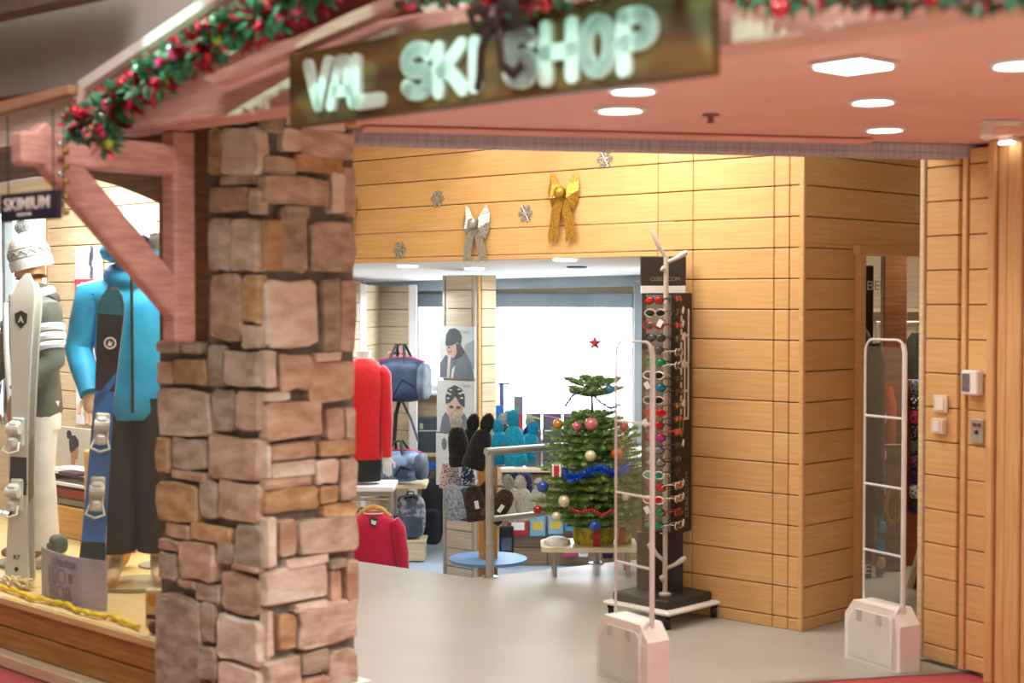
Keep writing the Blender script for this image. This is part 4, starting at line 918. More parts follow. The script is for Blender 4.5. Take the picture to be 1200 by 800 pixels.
gold = mat('gold_bauble', '#b89a4e', '#9a7c36', 8, rough=.25, metal=.8); silv = mat('silver_bauble', '#d2d8d4', '#b6bebb', 8, rough=.2, metal=.8); redb = mat('red_bauble', '#c8202e', '#a81522', 6, rough=.15, metal=.3, coat=.6)
ztp = at(76, 158, g0.y).z; zbt = at(76, 254, g0.y).z; MB().cyl((0, 0, ztp+.02), (0, 0, zbt), .0025, n=6).build('cord', darkcl, t)
for k in range(11):
    z = ztp+(zbt-ztp)*(k+.5)/11; MB().ell((.010*(-1)**k, -.005, z), (.013, .013, .013), 12, 8).build('bauble', (gold, silv, gold, wood_dk)[k % 4], t, True)

# ================================================================== DECORATIONS ON THE BOARDED FASCIA
nA = Vector((dA.y, -dA.x, 0)); nA = nA if nA.y < 0 else -nA
aA = ang(a_l, a_r)
def onA(px, py, off=.016): return onpl(px, py, a_l, a_r, off)
glit_s = mat('silver_glitter', '#c9cdc8', '#9aa09b', 90, rough=.3, metal=.6, bump=.5); glit_g = mat('gold_glitter', '#cfa64a', '#a57e2c', 90, rough=.3, metal=.6, bump=.5)
def snowflake(px, py, r, label):
    t = thing('snowflake', label, 'ornament', onA(px, py, .014), aA)
    for k in range(6):
        mb = MB(); a = k*math.pi/3; d = Vector((math.cos(a), 0, math.sin(a))); mb.tube([(0, -.004, 0), d*r+Vector((0, -.004, 0))], r*.10, 6)
        for u in (.45, .72):
            for sg in (-1, 1):
                e = a+sg*math.pi/3; p_ = d*r*u; mb.tube([p_+Vector((0, -.004, 0)), p_+Vector((math.cos(e), 0, math.sin(e)))*r*.34+Vector((0, -.004, 0))], r*.08, 5)
        mb.build('arm', glit_s, t)
    MB().lathe([(0, 0), (r*.3, 0), (r*.3, .008), (0, .008)], (0, 0, 0), 12, Matrix.Rotation(math.pi/2, 3, 'X')).build('centre', glit_s, t)
snowflake(469, 293, .058, 'silver glitter snowflake on the boarding just above the low ceiling')
snowflake(513, 233, .058, 'silver glitter snowflake on the boarding diagonally above the silver bow')
snowflake(616, 250, .058, 'silver glitter snowflake between the silver bow and the gold bow')
snowflake(709, 186, .058, 'silver glitter snowflake right under the metal door track')
def bow(px, py, s, m, label, tails=.26):
    t = thing('ribbon_bow', label, 'bow', onA(px, py, .02), aA)
    for sg in (-1, 1):
        mb = MB(); ring = [(0, .012), (.03, .055), (.062, .105), (.082, .118), (.098, .07), (.104, .02), (.095, -.03), (.07, -.085), (.04, -.055), (0, -.012)]
        n = len(ring); vs = [(sg*x*s, -.008-.012*(k % 2), z*s) for k, (x, z) in enumerate(ring)] + [(sg*.05*s, -.05*s, .045*s), (sg*.055*s, -.06*s, -.02*s), (sg*.05*s, -.012, .0)]
        fs = [(k, k+1, n) for k in range(0, 5)] + [(k, k+1, n+1) for k in range(5, n-1)] + [(0, n, n+1), (0, n+1, n-1), (5, n+1, n)] + [(k, (k+1) % n, n+2) for k in range(n)]
        mb.add(vs, fs); o = mb.build('loop', m, t, False)
        mb = MB(); L_ = tails*s; ps = [(sg*.015*s, -.03, -.01), (sg*.036*s, -.034, -L_*.35), (sg*.05*s, -.03, -L_*.6), (sg*.058*s, -.03, -L_*.8)]
        vs = []; w = .034*s
        for (x, y, z) in ps: vs += [(x-w, y, z), (x+w, y-.006, z)]
        fs = [(2*i, 2*i+1, 2*i+3, 2*i+2) for i in range(3)]
        vs += [(ps[-1][0]-w, ps[-1][1], ps[-1][2]-.05*s), (ps[-1][0]+w, ps[-1][1], ps[-1][2]-.05*s)]; fs += [(6, 8, 7), (6, 7, 9)] if 0 else [(6, 7, 8), (7, 9, 6)]
        mb.add(vs, fs); mb.build('tail', m, t, True, fix=False)
    MB().ell((0, -.045*s, .01*s), (.03*s, .028*s, .032*s), 12, 8, None, .8).build('knot', m, t, True)
bow(560, 264, 1.1, glit_s, 'silver glitter ribbon bow on the boarding', .21)
bow(662, 228, 1.15, glit_g, 'gold glitter ribbon bow on the boarding')
bow(409, 246, .9, glit_g, 'gold ribbon bow half hidden behind the stone pillar')

# small lights and grilles in the low ceiling
def onC(px, py):
    """point on the sloping low ceiling"""
    a = Vector((f1.x, f1.y, ZLC)); b = Vector((f2.x, f2.y, ZLC)); c = Vector((k2.x, k2.y, z2)); n = (b-a).cross(c-a).normalized(); d = ray(px, py)
    return CP + d*((a-CP).dot(n)/d.dot(n)), n
for i, (px, py, lit) in enumerate(((478, 311, 1), (472, 324, 1), (458, 317, 0), (483, 329, 0), (565, 321, 0), (662, 303.5, 1), (676, 312, 0), (668, 324, 0), (556, 314, 1))):
    p, n = onC(px, py); s = 'lit' if lit else 'dark'
    o = MB().lathe([(.001, .0), (.07, 0), (.075, -.008), (.06, -.014), (.001, -.010)], n=20).build('ceiling_spot', mat('spot_glow', '#ffffff', '#fbfdff', 4, emit=6) if lit else mat('slate_grille', '#5c6c80', '#506074', 6), None, True, loc=p); tag(o, '%s round spot recessed in the low white ceiling' % ('lit', 'unlit dark')[1-lit], 'lamp', 'lit spots in the low ceiling' if lit else 'unlit spots in the low ceiling')

# ================================================================== RAILING AND HAT STAND
P1 = fl(574, 676.5); P1.z = 0; P2 = fl(699, 660); P2.z = 0
rl = thing('steel_railing', 'low brushed steel railing at the edge of the upper floor', 'railing', P1)
hR = at(574, 528, P1.y).z; zR2 = at(578, 608, P1.y).z; d_ = P2-P1; dn = d_.normalized()
MB().tube([(0, 0, .0), (0, 0, hR)], .028, 14).build('post', steel, rl, True); MB().tube([d_, d_+Vector((0, 0, hR))], .028, 14).build('post', steel, rl, True)
MB().tube([Vector((0, 0, hR-.005))-dn*.03, d_+Vector((0, 0, hR-.005))+dn*.25], .026, 14).build('top_rail', steel, rl, True)
MB().tube([Vector((0, 0, zR2))+dn*.02, d_+Vector((0, 0, zR2))+dn*.25], .02, 12).build('lower_rail', steel, rl, True)
for v in (Vector(), d_): MB().lathe([(.03, 0), (.055, 0), (.055, .01), (.03, .016)], v, 18).build('base_flange', chrome, rl, True)

HS = at(572, 600, P1.y+.69); HSY = HS.y
hs = thing('hat_stand', 'square wooden post display stand with blue foot disc behind the railing', 'stand', (HS.x, HSY, ZLOW), .45)
zt_ = at(572, 540, HSY).z-ZLOW
B((0, 0, zt_/2), (.105, .105, zt_), .008).build('post', mat('amber_post', '#d49a4c', '#bf8438', 3, (14, 14, 1.2), .4), hs)
MB().lathe([(.001, 0), (.27, 0), (.27, .02), (.001, .02)], (0, 0, at(572, 657, HSY).z-ZLOW), 32).build('foot_disc', mat('blue_disc', '#6fa3da', '#5f94cc', 5, rough=.35), hs, True)
MB().lathe([(.001, 0), (.09, 0), (.09, .03), (.001, .03)], (0, 0, 0), 20).build('base', white_pl, hs, True)
zr = [at(572, y, HSY).z-ZLOW for y in (531, 570)]
for k, z in enumerate(zr):
    for q in range(8): a = q*math.pi/4; MB().tube([(.0, 0, z), (.26*math.cos(a), .26*math.sin(a), z+.03)], .005, 6).build('peg', chrome, hs)
def fur(name, c1, c2): return mat(name, c1, c2, 45, rough=.95, bump=1.0, sheen=.15)
fb = fur('black_fur', '#15191b', '#0c0f10'); fcy = fur('cyan_knit', '#19a9d2', '#0d8cb4'); fg = fur('grey_fur', '#9eabb8', '#5c6d80'); fbr = fur('brown_fur', '#4a3a34', '#2d221e'); fcr = fur('cream_fur', '#dfdcd4', '#c3bfb4'); fpg = fur('pale_grey_fur', '#c9c6c0', '#a39f98')
def hat(label, px, py, Y_, s, m, pm, tilt=(0, 0), tagm=None, group=None, sq=1.0):
    p = at(px, py, Y_); t = thing('bobble_hat', label, 'hat', p, rot=(math.radians(tilt[0]), math.radians(tilt[1]), R.uniform(0, 3)*0)); t.scale = (s*.72, s*.52, s*sq*1.06)
    MB().lathe([(.03, -.115), (.085, -.115), (.1, -.09), (.103, -.03), (.098, .03), (.078, .075), (.04, .10), (.005, .105)], n=20).build('crown', m, t, True)
    MB().lathe([(.088, -.13), (.105, -.13), (.112, -.11), (.11, -.07), (.1, -.065)], n=20).build('cuff', m, t, True)
    if pm: pom(t, Vector((0, 0, .135)), .066, pm, n=130)
    if tagm: B((.02, -.115, -.02), (.04, .004, .055), .001).build('price_tag', tagm, t)
    return t
LF, LM, LB, L4, L5 = HSY-.40, HSY-.27, HSY-.14, HSY+.14, HSY+.28
hat('black fur bobble hat with pale bobble at the end of the top row', 537, 520, LM, .95, fb, fpg, (0, -6), sq=1.15)
hat('black fur bobble hat second in the top row of the hat stand', 549, 521, LB, .95, fb, fb, (0, 12), sq=1.1)
hat('black fur bobble hat beside the railing corner', 562, 523, LF, 1.0, fb, fb, (0, 18), sq=1.1)
hat('cyan knitted hat with orange tag over the railing corner', 587, 522, LB, .9, fcy, fcy, (0, -10), mat('orange_tag', '#d9824a', '#b9602c', 20), sq=1.0)
hat('large cyan knitted bobble hat in the middle of the cyan hats', 603, 519, LM, .98, fcy, fcy, (0, -4), sq=1.12)
hat('cyan knitted hat at the tree end of the top row', 620, 522, LB, .82, fcy, fcy, (0, 14), sq=1.0)
hat('small grey bobble hat behind the black and cyan hats', 573, 512, L4, .8, fpg, fbr)
hat('small dark grey bobble hat behind the large cyan hat', 590, 511, L5, .8, fbr, fpg)
hat('navy bobble hat peeping out behind the cyan hats', 621, 512, L4, .75, mat('navy_knit', '#22386a', '#182a54', 45, rough=.9, bump=.8), fpg)
hat('blue grey fur hat at the end of the lower row', 531, 585, LF, .92, fg, None, (0, -8), sq=1.05)
hat('slate fur hat between the blue grey and brown hats', 545, 588, LB, .9, fur('slate_fur', '#5a6a7c', '#42505f'), None, (0, 8))
hat('dark brown fur hat with white price tag', 556, 587, LM, .95, fbr, None, (0, -10), white_pl)
hat('dark brown fur hat tucked behind the railing post', 570, 582, LB, .9, fbr, None, (0, 6), sq=1.1)
hat('tilted dark brown fur hat with white tag beside the railing post', 587, 590, LF, .95, fbr, None, (0, 34), white_pl, sq=1.0)
hat('cream fur bobble hat nearest the brown hats', 602, 588, LB, .85, fcr, fcr, (0, -14), sq=1.1)
hat('cream fur bobble hat in the middle of the cream hats', 614, 588, LM, .85, fcr, fcr, (0, -10), sq=1.05)
hat('cream fur bobble hat closest to the Christmas tree', 630, 586, LB, .75, fcr, fcr, (0, 4))
hat('navy hat peeping over the cream hats', 604, 566, L4, .7, MATS['navy_knit'], None)
hat('dark violet hat peeping over the cream hats', 616, 566, L5, .7, fur('violet_knit', '#3a2f66', '#2c2350'), None)
def neckwarmer(px, py, w, h, Y_, m, label):
    p = at(px, py, Y_); s = Y_/F; t = thing('neck_warmer', label, 'scarf', p)
    mb = MB(); loft(mb, [((0, 0, -h*s/2), w*s*.5, .03), ((0, 0, -h*s*.2), w*s*.52, .035), ((0, 0, h*s*.2), w*s*.42, .03), ((0, 0, h*s*.5), w*s*.36, .022)], 18, .03, int(px)); mb.build('tube', m, t, True)
    MB().box((0, -.036, h*s*.42), (.02, .002, .035)).build('price_tag', white_pl, t); return t
neckwarmer(527, 557, 24, 30, HSY-.01, dots('leopard_print', '#4a3a4c', '#cdbcc6', 70), 'dark leopard print neck warmer under the black hats')
neckwarmer(548, 555, 17, 28, HSY+.075, dots('white_dot_print', '#e2e8f0', '#33466e', 55), 'navy neck warmer with white dots under the black hats')

# ================================================================== POSTERS ON THE GREY PILLAR
def poster(x0, x1, y0, y1, label):
    P = onpl((x0+x1)/2, (y0+y1)/2, gl0, GP, .034); zt_ = onpl((x0+x1)/2, y0, gl0, GP, .034).z; zb_ = onpl((x0+x1)/2, y1, gl0, GP, .034).z
    w_ = (onpl(x1, y0, gl0, GP, .034)-onpl(x0, y0, gl0, GP, .034)).length; w_ = math.hypot(*( (onpl(x1, y0, gl0, GP, .034)-onpl(x0, y0, gl0, GP, .034)).xy))
    t = thing('poster', label, 'poster', (P.x, P.y, zb_), ang(gl0, GP)); h_ = zt_-zb_
    B((0, .006, h_/2), (w_, .010, h_), .001).build('sheet', mat('poster_ground', '#d3dfe6', '#c6d4dc', 3, rough=.5), t)
    k = [0]
    def sh(name, pts, m):
        k[0] += 1; MB().prism([((x-.5)*w_, z*h_) for x, z in pts], .001-.0004*k[0]-.0008, .001).build(name, m, t)
    return t, sh, w_, h_
pdk = mat('print_slate', '#78899a', '#66788a', 9, rough=.5); pdk2 = mat('print_dark', '#55646f', '#475560', 9, rough=.5); pmid = mat('print_mid', '#a3b3be', '#94a5b0', 7, rough=.5); psk = mat('print_skin', '#d5bfb4', '#c4aa9e', 6, rough=.5); plt = mat('print_light', '#dfe5e6', '#ccd4d7', 7, rough=.5); plip = mat('print_lip', '#b98078', '#a86e66', 7)
t, sh, w_, h_ = poster(514.5, 556, 382.5, 444, 'poster of a person in beanie and dark coat on the grey pillar')
sh('print', [(.64, .38), (.74, .66), (1, .76), (1, .2), (.8, .2)], pmid)
sh('print', [(.0, .03), (.02, .28), (.18, .45), (.42, .40), (.62, .64), (.74, .52), (.92, .30), (.98, .0), (.5, 0)], pdk)
sh('print', [(.22, .64), (.5, .66), (.52, .5), (.40, .40), (.26, .45), (.20, .56)], psk)
sh('print', [(.48, .68), (.60, .66), (.72, .52), (.62, .42), (.40, .36), (.50, .50)], pdk2)
sh('print', [(.18, .66), (.20, .84), (.30, .95), (.44, .97), (.58, .92), (.64, .80), (.60, .66), (.52, .70), (.38, .64), (.22, .62)], pdk2)
sh('print', [(.26, .44), (.34, .46), (.30, .02), (.22, .02)], plt); sh('print', [(.46, .26), (.40, .02), (.34, .02), (.36, .18)], plt)
sh('print', ex(.28, .595, .03, .018, 10), pdk2); sh('print', [(.24, .52), (.36, .535), (.36, .515), (.27, .50)], pdk)
link('lettering', text_mesh('* Barts', .032, .0004, 0, m=pmid), t, loc=(w_*.24, -.003, h_*.90))
t, sh, w_, h_ = poster(511.5, 556, 446, 507.5, 'poster of a face under a patterned knitted hat on the grey pillar')
sh('print', [(.08, .0), (.14, .28), (.24, .40), (.5, .14), (.72, .40), (.82, .28), (.86, 0)], pdk)
sh('print', [(.28, .60), (.30, .36), (.40, .22), (.50, .18), (.60, .24), (.68, .40), (.70, .60), (.5, .72)], psk)
sh('print', [(.24, .54), (.24, .70), (.30, .84), (.48, .92), (.66, .86), (.74, .72), (.74, .50), (.62, .56), (.5, .70), (.36, .58)], pdk2)
for a_, b_ in ((.31, .66), (.36, .74), (.38, .82), (.30, .76), (.62, .76), (.67, .68), (.60, .84), (.68, .78)): sh('print', ex(a_, b_, .042, .016, 8), plt)
for a_ in (.40, .58): sh('print', ex(a_, .50, .055, .028, 10), pdk2)
sh('print', [(.48, .48), (.52, .48), (.535, .36), (.465, .36)], psk); sh('print', ex(.49, .305, .07, .02, 10), plip)
link('lettering', text_mesh('* Barts', .032, .0004, 0, m=pmid), t, loc=(w_*.27, -.003, h_*.92))
t, sh, w_, h_ = poster(510.5, 556, 509, 570, 'poster mostly hidden behind the hats, lowest on the grey pillar')
sh('print', ex(.22, .80, .07, .12, 12), pdk); sh('print', [(.2, 0), (.35, .5), (.6, .6), (.9, .4), (1, 0)], pmid)

# ================================================================== LEFT OF THE LOWER ROOM
red = mat('red_knit', '#d81a22', '#cc161d', 40, rough=.85, bump=.25, sheen=.3); crims = mat('crimson_fleece', '#c4143c', '#b81137', 30, rough=.9, bump=.25, sheen=.3)
Yt = 11.1
tb0 = at(462, 570, Yt); ztb = tb0.z
t = thing('clothes_table', 'white topped display table under the red torso', 'table', (at(425, 570, Yt).x, Yt+.2, ZLOW))
hh_ = ztb-ZLOW; B((0, 0, hh_-.02), (.48, .42, .045), .008).build('top', white_p, t); B((0, -.16, hh_-.062), (.44, .03, .035), .004).build('apron', steel, t)
for sx in (-1, 1):
    for sy in (-1, 1): B((sx*.22, sy*.18, (hh_-.045)/2), (.025, .025, hh_-.045), .003).build('leg', steel, t)
MB().cyl((-.22, -.18, hh_-.10), (.22, -.18, hh_-.10), .010).build('hanging_rail', chrome, t)
zc = [at(430, y, Yt).z for y in (566, 540, 500, 460, 436, 424, 414)]
t = thing('torso_form', 'headless torso form in red long sleeved top and black trousers', 'mannequin', (at(424, 500, Yt).x, Yt+.16, zc[0]))
z = [v-zc[0] for v in zc]
J = MB(); loft(J, [((0, 0, z[1]), .145, .11), ((0, 0, z[1]+.06), .15, .115), ((0, 0, z[2]), .135, .10), ((0, 0, z[3]), .16, .11), ((0, 0, z[4]), .165, .10), ((0, 0, z[5]-.01), .11, .08), ((0, 0, z[5]+.02), .06, .06)], 20, .015, 9)
for s in (-1, 1): sleeve(J, [(s*.12, 0, z[4]), (s*.155, 0, z[4]-.02), (s*.175, -.01, z[2]+.02), (s*.185, -.06, z[1]+.02)], [.06, .06, .048, .036], 12, .03, 4)
J.build('top', red, t, True)
tp = MB(); loft(tp, [((0, 0, 0), .13, .10), ((0, 0, z[1]*.6), .14, .105), ((0, 0, z[1]+.05), .135, .10)], 18); tp.build('trousers', darkcl, t, True)
pale = mat('pale_mannequin', '#eceae6', '#dfdcd6', 5, rough=.35)
MB().lathe([(.055, 0), (.052, .05), (.06, .08), (.0, .085)], (0, 0, z[5]), 16).build('neck', pale, t, True)
for s in (-1, 1): hand(t, (s*.185, -.062, z[1]+.025), (.02*s, -.12, -1), s, pale, .95)
# crimson shirt on a wooden hanger
def hung_top(label, px, py, Y_, m, w=.46, hgt=.55, tagm=None, rz=0, nm='sweater', hang=True):
    p = at(px, py, Y_); t = thing(nm, label, 'sweater', (p.x, p.y, p.z), rz)
    J = MB(); loft(J, [((0, 0, -hgt), w*.40, .05), ((0, 0, -hgt*.7), w*.39, .06), ((0, 0, -hgt*.35), w*.39, .065), ((0, 0, -hgt*.14), w*.40, .06), ((0, 0, -.055), w*.32, .045), ((0, 0, -.02), w*.17, .035)], 24, .02, int(px))
    for s in (-1, 1): sleeve(J, [(s*w*.34, 0, -.075), (s*w*.43, 0, -.14), (s*w*.50, .0, -hgt*.6), (s*w*.53, 0, -hgt*.98)], [.052, .056, .05, .042], 12, .04, int(px)+s)
    J.build('body', m, t, True)
    MB().tube([(w*.17*math.cos(a), .035*math.sin(a), -.022+.012*(math.sin(a) > 0)) for a in [k*math.pi/8 for k in range(16)]], .008, 6, True).build('neckband', mat('pale_neckband', '#e6b7a6', '#d8a795', 8), t, True)
    if tagm: MB().prism([(-.02, -.10), (.022, -.12), (.038, -.055), (.005, -.03), (-.028, -.05)], -.075, -.071).build('swing_tag', tagm, t); MB().prism([(-.01, -.09), (.02, -.10), (.028, -.07), (-.012, -.06)], -.077, -.0751).build('tag_label', white_pl, t)
    if hang:
        hg = thing('wooden_hanger', 'wooden clothes hanger carrying the %s' % label.split(' on ')[0], 'hanger', (p.x, p.y, p.z), rz)
        MB().tube([(-w*.30, 0, -.045), (-.06, 0, .012), (0, 0, .03), (.06, 0, .012), (w*.30, 0, -.045)], [.014, .018, .02, .018, .014], 8, flat=.6).build('yoke', mat('hanger_wood', '#d9a862', '#c69450', 3, (2, 10, 10), .4), hg, True)
        MB().tube([(0, 0, .03), (0, 0, .075), (.012, 0, .095), (0, 0, .115), (-.015, 0, .10)], .003, 6).build('hook', chrome, hg, True)
    return t
hung_top('crimson long sleeved shirt with grey swing tag on a wooden hanger', 438, 598, Yt-.12, crims, .43, .55, mat('slate_tag', '#4c4a4c', '#3f3d3f', 8))
hung_top('charcoal sweater hanging behind the crimson shirt', 445, 594, Yt+.12, mat('charcoal_knit', '#3c4250', '#2c313d', 30, rough=.9, bump=.3), .30, .5, hang=False)
hung_top('navy sweater hanging behind the crimson shirt', 427, 594, Yt+.27, mat('navy_wool', '#33425c', '#26344c', 30, rough=.9, bump=.3), .28, .5, hang=False)
# bags
navyn = mat('navy_nylon', '#2f4563', '#1a293d', 7, rough=.5, bump=.4); slaten = mat('slate_nylon', '#5a6878', '#3c4856', 9, rough=.6, bump=.4); blk_n = mat('black_nylon', '#1f2228', '#15171c', 9, rough=.6, bump=.4); pinkn = mat('pink_trim', '#d0346c', '#b8285c', 9, rough=.5)
def duffel(label, px, py, Y_, w, h, m, m2, rz, hang=True, tilt=0):
    p = at(px, py, Y_); t = thing('duffel_bag', label, 'bag', p, rot=(0, tilt, rz))
    mb = MB(); mb.ell((0, 0, 0), (w/2, h*.42, h/2), 24, 14, None, .55); mb.build('body', m, t, True)
    for s in (-1, 1): MB().ell((s*w*.44, 0, -.01), (w*.09, h*.40, h*.42), 14, 10, None, .6).build('end_panel', m2, t, True)
    MB().tube([(-w*.46, 0, h*.46), (-w*.2, 0, h*.52), (w*.2, 0, h*.52), (w*.46, 0, h*.42)], .008, 6).build('zip', pinkn, t, True)
    for s in (-1, 1):
        MB().tube([(-w*.20, s*h*.40, -.02), (-w*.18, s*h*.34, h*.40), (-w*.10, s*.015, h*.80), (w*.05, s*.015, h*.82), (w*.14, s*h*.34, h*.40), (w*.16, s*h*.40, -.02)], .013, 7, flat=.5).build('handle', blk_n, t, True)
    MB().box((-w*.19, -h*.40, h*.08), (.028, .02, h*.34), None, .006).build('pink_tab', pinkn, t)
    MB().tube([(-w*.05, -h*.425, -h*.30), (w*.12, -h*.43, h*.04), (w*.34, -h*.40, -h*.12)], .006, 5).build('seam', blk_n, t)
    if hang:
        MB().tube([(-w*.05, 0, -h*.48), (-w*.12, 0, -h*.8), (-w*.16, 0, -h*1.5)], .018, 7, flat=.3).build('strap', blk_n, t, True); MB().tube([(w*.0, 0, -h*.48), (w*.18, 0, -h*.9), (w*.32, 0, -h*1.4)], .011, 7, flat=.3).build('strap', slaten, t, True)
    return t
duffel('navy duffel bag with pink trim hanging high by the window', 471, 445, 12.3, .45, .37, navyn, slaten, math.radians(-14))
B((0, 0, 0), (.16, .03, .03), .006).build('wall_hook', chrome, None, loc=at(466, 413, 12.42)); tag(bpy.data.objects['wall_hook'], 'steel hook bar holding the navy duffel bag', 'hook')
Ysf = 12.1
p = at(465, 566, Ysf); t = thing('wooden_shelf', 'sloping wooden shelf carrying the blue grey duffel bag', 'shelf', (p.x, Ysf+.12, p.z), 0)
B((0, 0, -.02), (.50, .40, .035), .006).build('board', wood_pale, t)
for sx in (-.22, -.06): B((sx, .12, -.14), (.03, .12, .20), .004).build('bracket', wood_pale, t)
dd = duffel('blue grey duffel bag lying on the wooden shelf', 470, 546, Ysf, .42, .26, mat('steel_blue_nylon', '#7f9cbb', '#3c4c62', 10, rough=.5, bump=.4, lo=.42, hi=.6), slaten, math.radians(-20), False, math.radians(-4))
def backpack(label, px, yb, yt, Y_, w, m, m2, rz=0, patt=None):
    p = at(px, yb, Y_)+Vector((0, 0, .014)); h = at(px, yt, Y_).z-p.z; t = thing('backpack', label, 'backpack', p, rz)
    MB().ell((0, 0, h/2), (w/2, w*.30, h/2), 22, 14, None, .6).build('body', m, t, True); MB().ell((0, -w*.24, h*.28), (w*.40, w*.16, h*.25), 18, 10, None, .55).build('front_pocket', m2, t, True)
    MB().tube([(-w*.44, -w*.14, h*.2), (-w*.40, -w*.2, h*.75), (-w*.15, -w*.22, h*.95), (w*.15, -w*.22, h*.95), (w*.40, -w*.2, h*.75), (w*.44, -w*.14, h*.2)], .007, 6).build('zip', blk_n, t, True)
    MB().tube([(-.03, 0, h*.97), (-.025, 0, h*1.06), (.025, 0, h*1.06), (.03, 0, h*.97)], .007, 6).build('carry_handle', blk_n, t, True)
    for s in (-1, 1): MB().tube([(s*w*.25, w*.25, h*.9), (s*w*.28, w*.36, h*.6), (s*w*.3, w*.26, h*.15)], .014, 6, flat=.5).build('shoulder_strap', blk_n, t, True)
    return t
Yb = 12.2
pb = at(484, 632, Yb); t = thing('wooden_box', 'pale wooden display box under the grey backpack', 'box', (at(480, 632, Yb).x, Yb+.1, ZLOW))
hb_ = pb.z-ZLOW; B((0, 0, hb_/2), (.26, .26, hb_-.02), .004).build('body', wood_pale, t); B((0, 0, hb_-.011), (.28, .28, .022), .004).build('lid', wood_pale, t)
backpack('grey patterned backpack standing on the pale wooden box', 481, 632, 579, Yb+.06, .26, mat('grey_scribble', '#a9adb8', '#5c626e', 26, rough=.7, lo=.45, hi=.55), slaten, .1)
backpack('tall black backpack hanging beside the grey pillar', 507, 640, 556, Yb+.42, .20, blk_n, mat('black_nylon_b', '#26292e', '#1a1c20', 9, rough=.6), -.1)
q_ = at(503, 530, 13.0); t = thing('dark_display_box', 'dark slate carton standing below the window', 'box', q_, 0)
hz_ = at(503, 489, 13.0).z-q_.z; B((0, .08, hz_/2), (.20, .16, hz_), .006).build('carton', mat('slate_carton', '#46525f', '#3a4550', 6, rough=.5), t); B((0, -.002, hz_*.62), (.19, .004, .008)).build('stripe', white_pl, t); B((-.07, -.002, hz_*.75), (.03, .004, .05)).build('label', mat('pale_green', '#a9c79a', '#98b788', 6), t)
o = B((q_.x, 13.12, q_.z-.02), (.34, .30, .035), .005).build('ledge_shelf', wood_pale); tag(o, 'pale wooden ledge below the window carrying the dark carton', 'shelf')
q_ = at(505, 546, 12.86); o = MB(); loft(o, [((0, 0, -.04), .075, .04), ((0, 0, 0), .085, .05), ((0, 0, .035), .06, .035)], 16, .06, 3); o = o.build('folded_scarf', mat('cobalt_fleece', '#2a68b4', '#1e5698', 20, rough=.9), None, True, loc=q_); tag(o, 'cobalt blue folded scarf under the dark carton', 'scarf')

# ================================================================== CHRISTMAS TREE ON ITS RISER
zri = .20
r0 = at(634, 637, 9.4).x; r1 = at(747, 637, 9.4).x
t = thing('low_riser', 'low cream riser bench with steel legs under the Christmas tree', 'bench', ((r0+r1)/2, 9.47, 0))
wR = r1-r0; poly = [(-wR/2+.06-.06*math.cos(a), -.19+.06-.06*math.sin(a)) for a in [i*math.pi/12 for i in range(7)]] + [(wR/2, -.19), (wR/2, .19)] + [(-wR/2+.09-.09*math.sin(a), .19-.09+.09*math.cos(a)) for a in [i*math.pi/12 for i in range(7)]]
MB().hprism(poly, zri-.03, zri).build('top', mat('cream_laminate', '#efe6cc', '#e4d9ba', 4, rough=.4), t)
for sx in (-.36, .40):
    for sy in (-.13, .13): MB().cyl((sx*wR, sy, 0), (sx*wR, sy, zri-.03), .014).build('leg', steel, t, True)
o = MB(); loft(o, [((0, 0, 0), .085, .10), ((0, 0, .025), .085, .10), ((0, 0, .04), .06, .07)], 22, .05, 8); o = o.build('snow_fleece', mat('snow_fleece', '#f4f6fa', '#e9edf3', 12, rough=.9, bump=.4), None, True, loc=(r0+.105, 9.45, zri)); tag(o, 'white fleece snow mat on the cream riser', 'fleece')
TX = at(694, 600, 9.47).x; TY = 9.47
pot = thing('gift_pot', 'yellow patterned pot with red ribbon and dark green rim holding the tree', 'pot', (TX+.01, TY, zri))
MB().lathe([(.001, 0), (.125, 0), (.135, .03), (.142, .11), (.142, .135), (.11, .14), (.001, .14)], n=28).build('body', mat('mustard_leaf_print', '#c9b83a', '#7f8a34', 22, rough=.6, lo=.42, hi=.55), pot, True)
MB().lathe([(.138, .118), (.15, .12), (.15, .15), (.13, .155)], n=28).build('rim', mat('bottle_green', '#2f5a45', '#264c3a', 8, rough=.5), pot, True)
B((0.01, -.139, .07), (.045, .012, .14), .003).build('ribbon', redb, pot)
gb = thing('gift_box', 'green and yellow gift box with red ribbon beside the pot', 'gift box', (TX+.205, TY+.03, zri)); B((0, -.02, .055), (.10, .12, .11), .006).build('box', MATS['mustard_leaf_print'], gb); B((-.01, -.083, .055), (.04, .006, .11), .002).build('ribbon', redb, gb)
tree = thing('christmas_tree', 'small decorated fir tree in a patterned pot beside the railing', 'tree', (TX, TY, zri+.14))
Ht = at(697, 440, TY).z-(zri+.14)
bark = mat('fir_bark', '#5b4a3a', '#463829', 14, rough=.9); needle = mat('fir_needle', '#a6c46c', '#5c8c4c', 5, rough=.65, lo=.3, hi=.7)
MB().tube([(0, 0, 0), (.005, 0, Ht*.5), (-.005, 0, Ht*.97)], [.022, .014, .004], 8).build('trunk', bark, tree, True)
nd = MB(); bb = MB(); rr = random.Random(21)
rail_n = Vector((dn.y, -dn.x, 0)); rail_n = rail_n if rail_n.y < 0 else -rail_n
def clear_rail(v): return (Vector((TX+v.x, TY+v.y, 0))-P1).dot(rail_n)      # metres on the near side of the railing
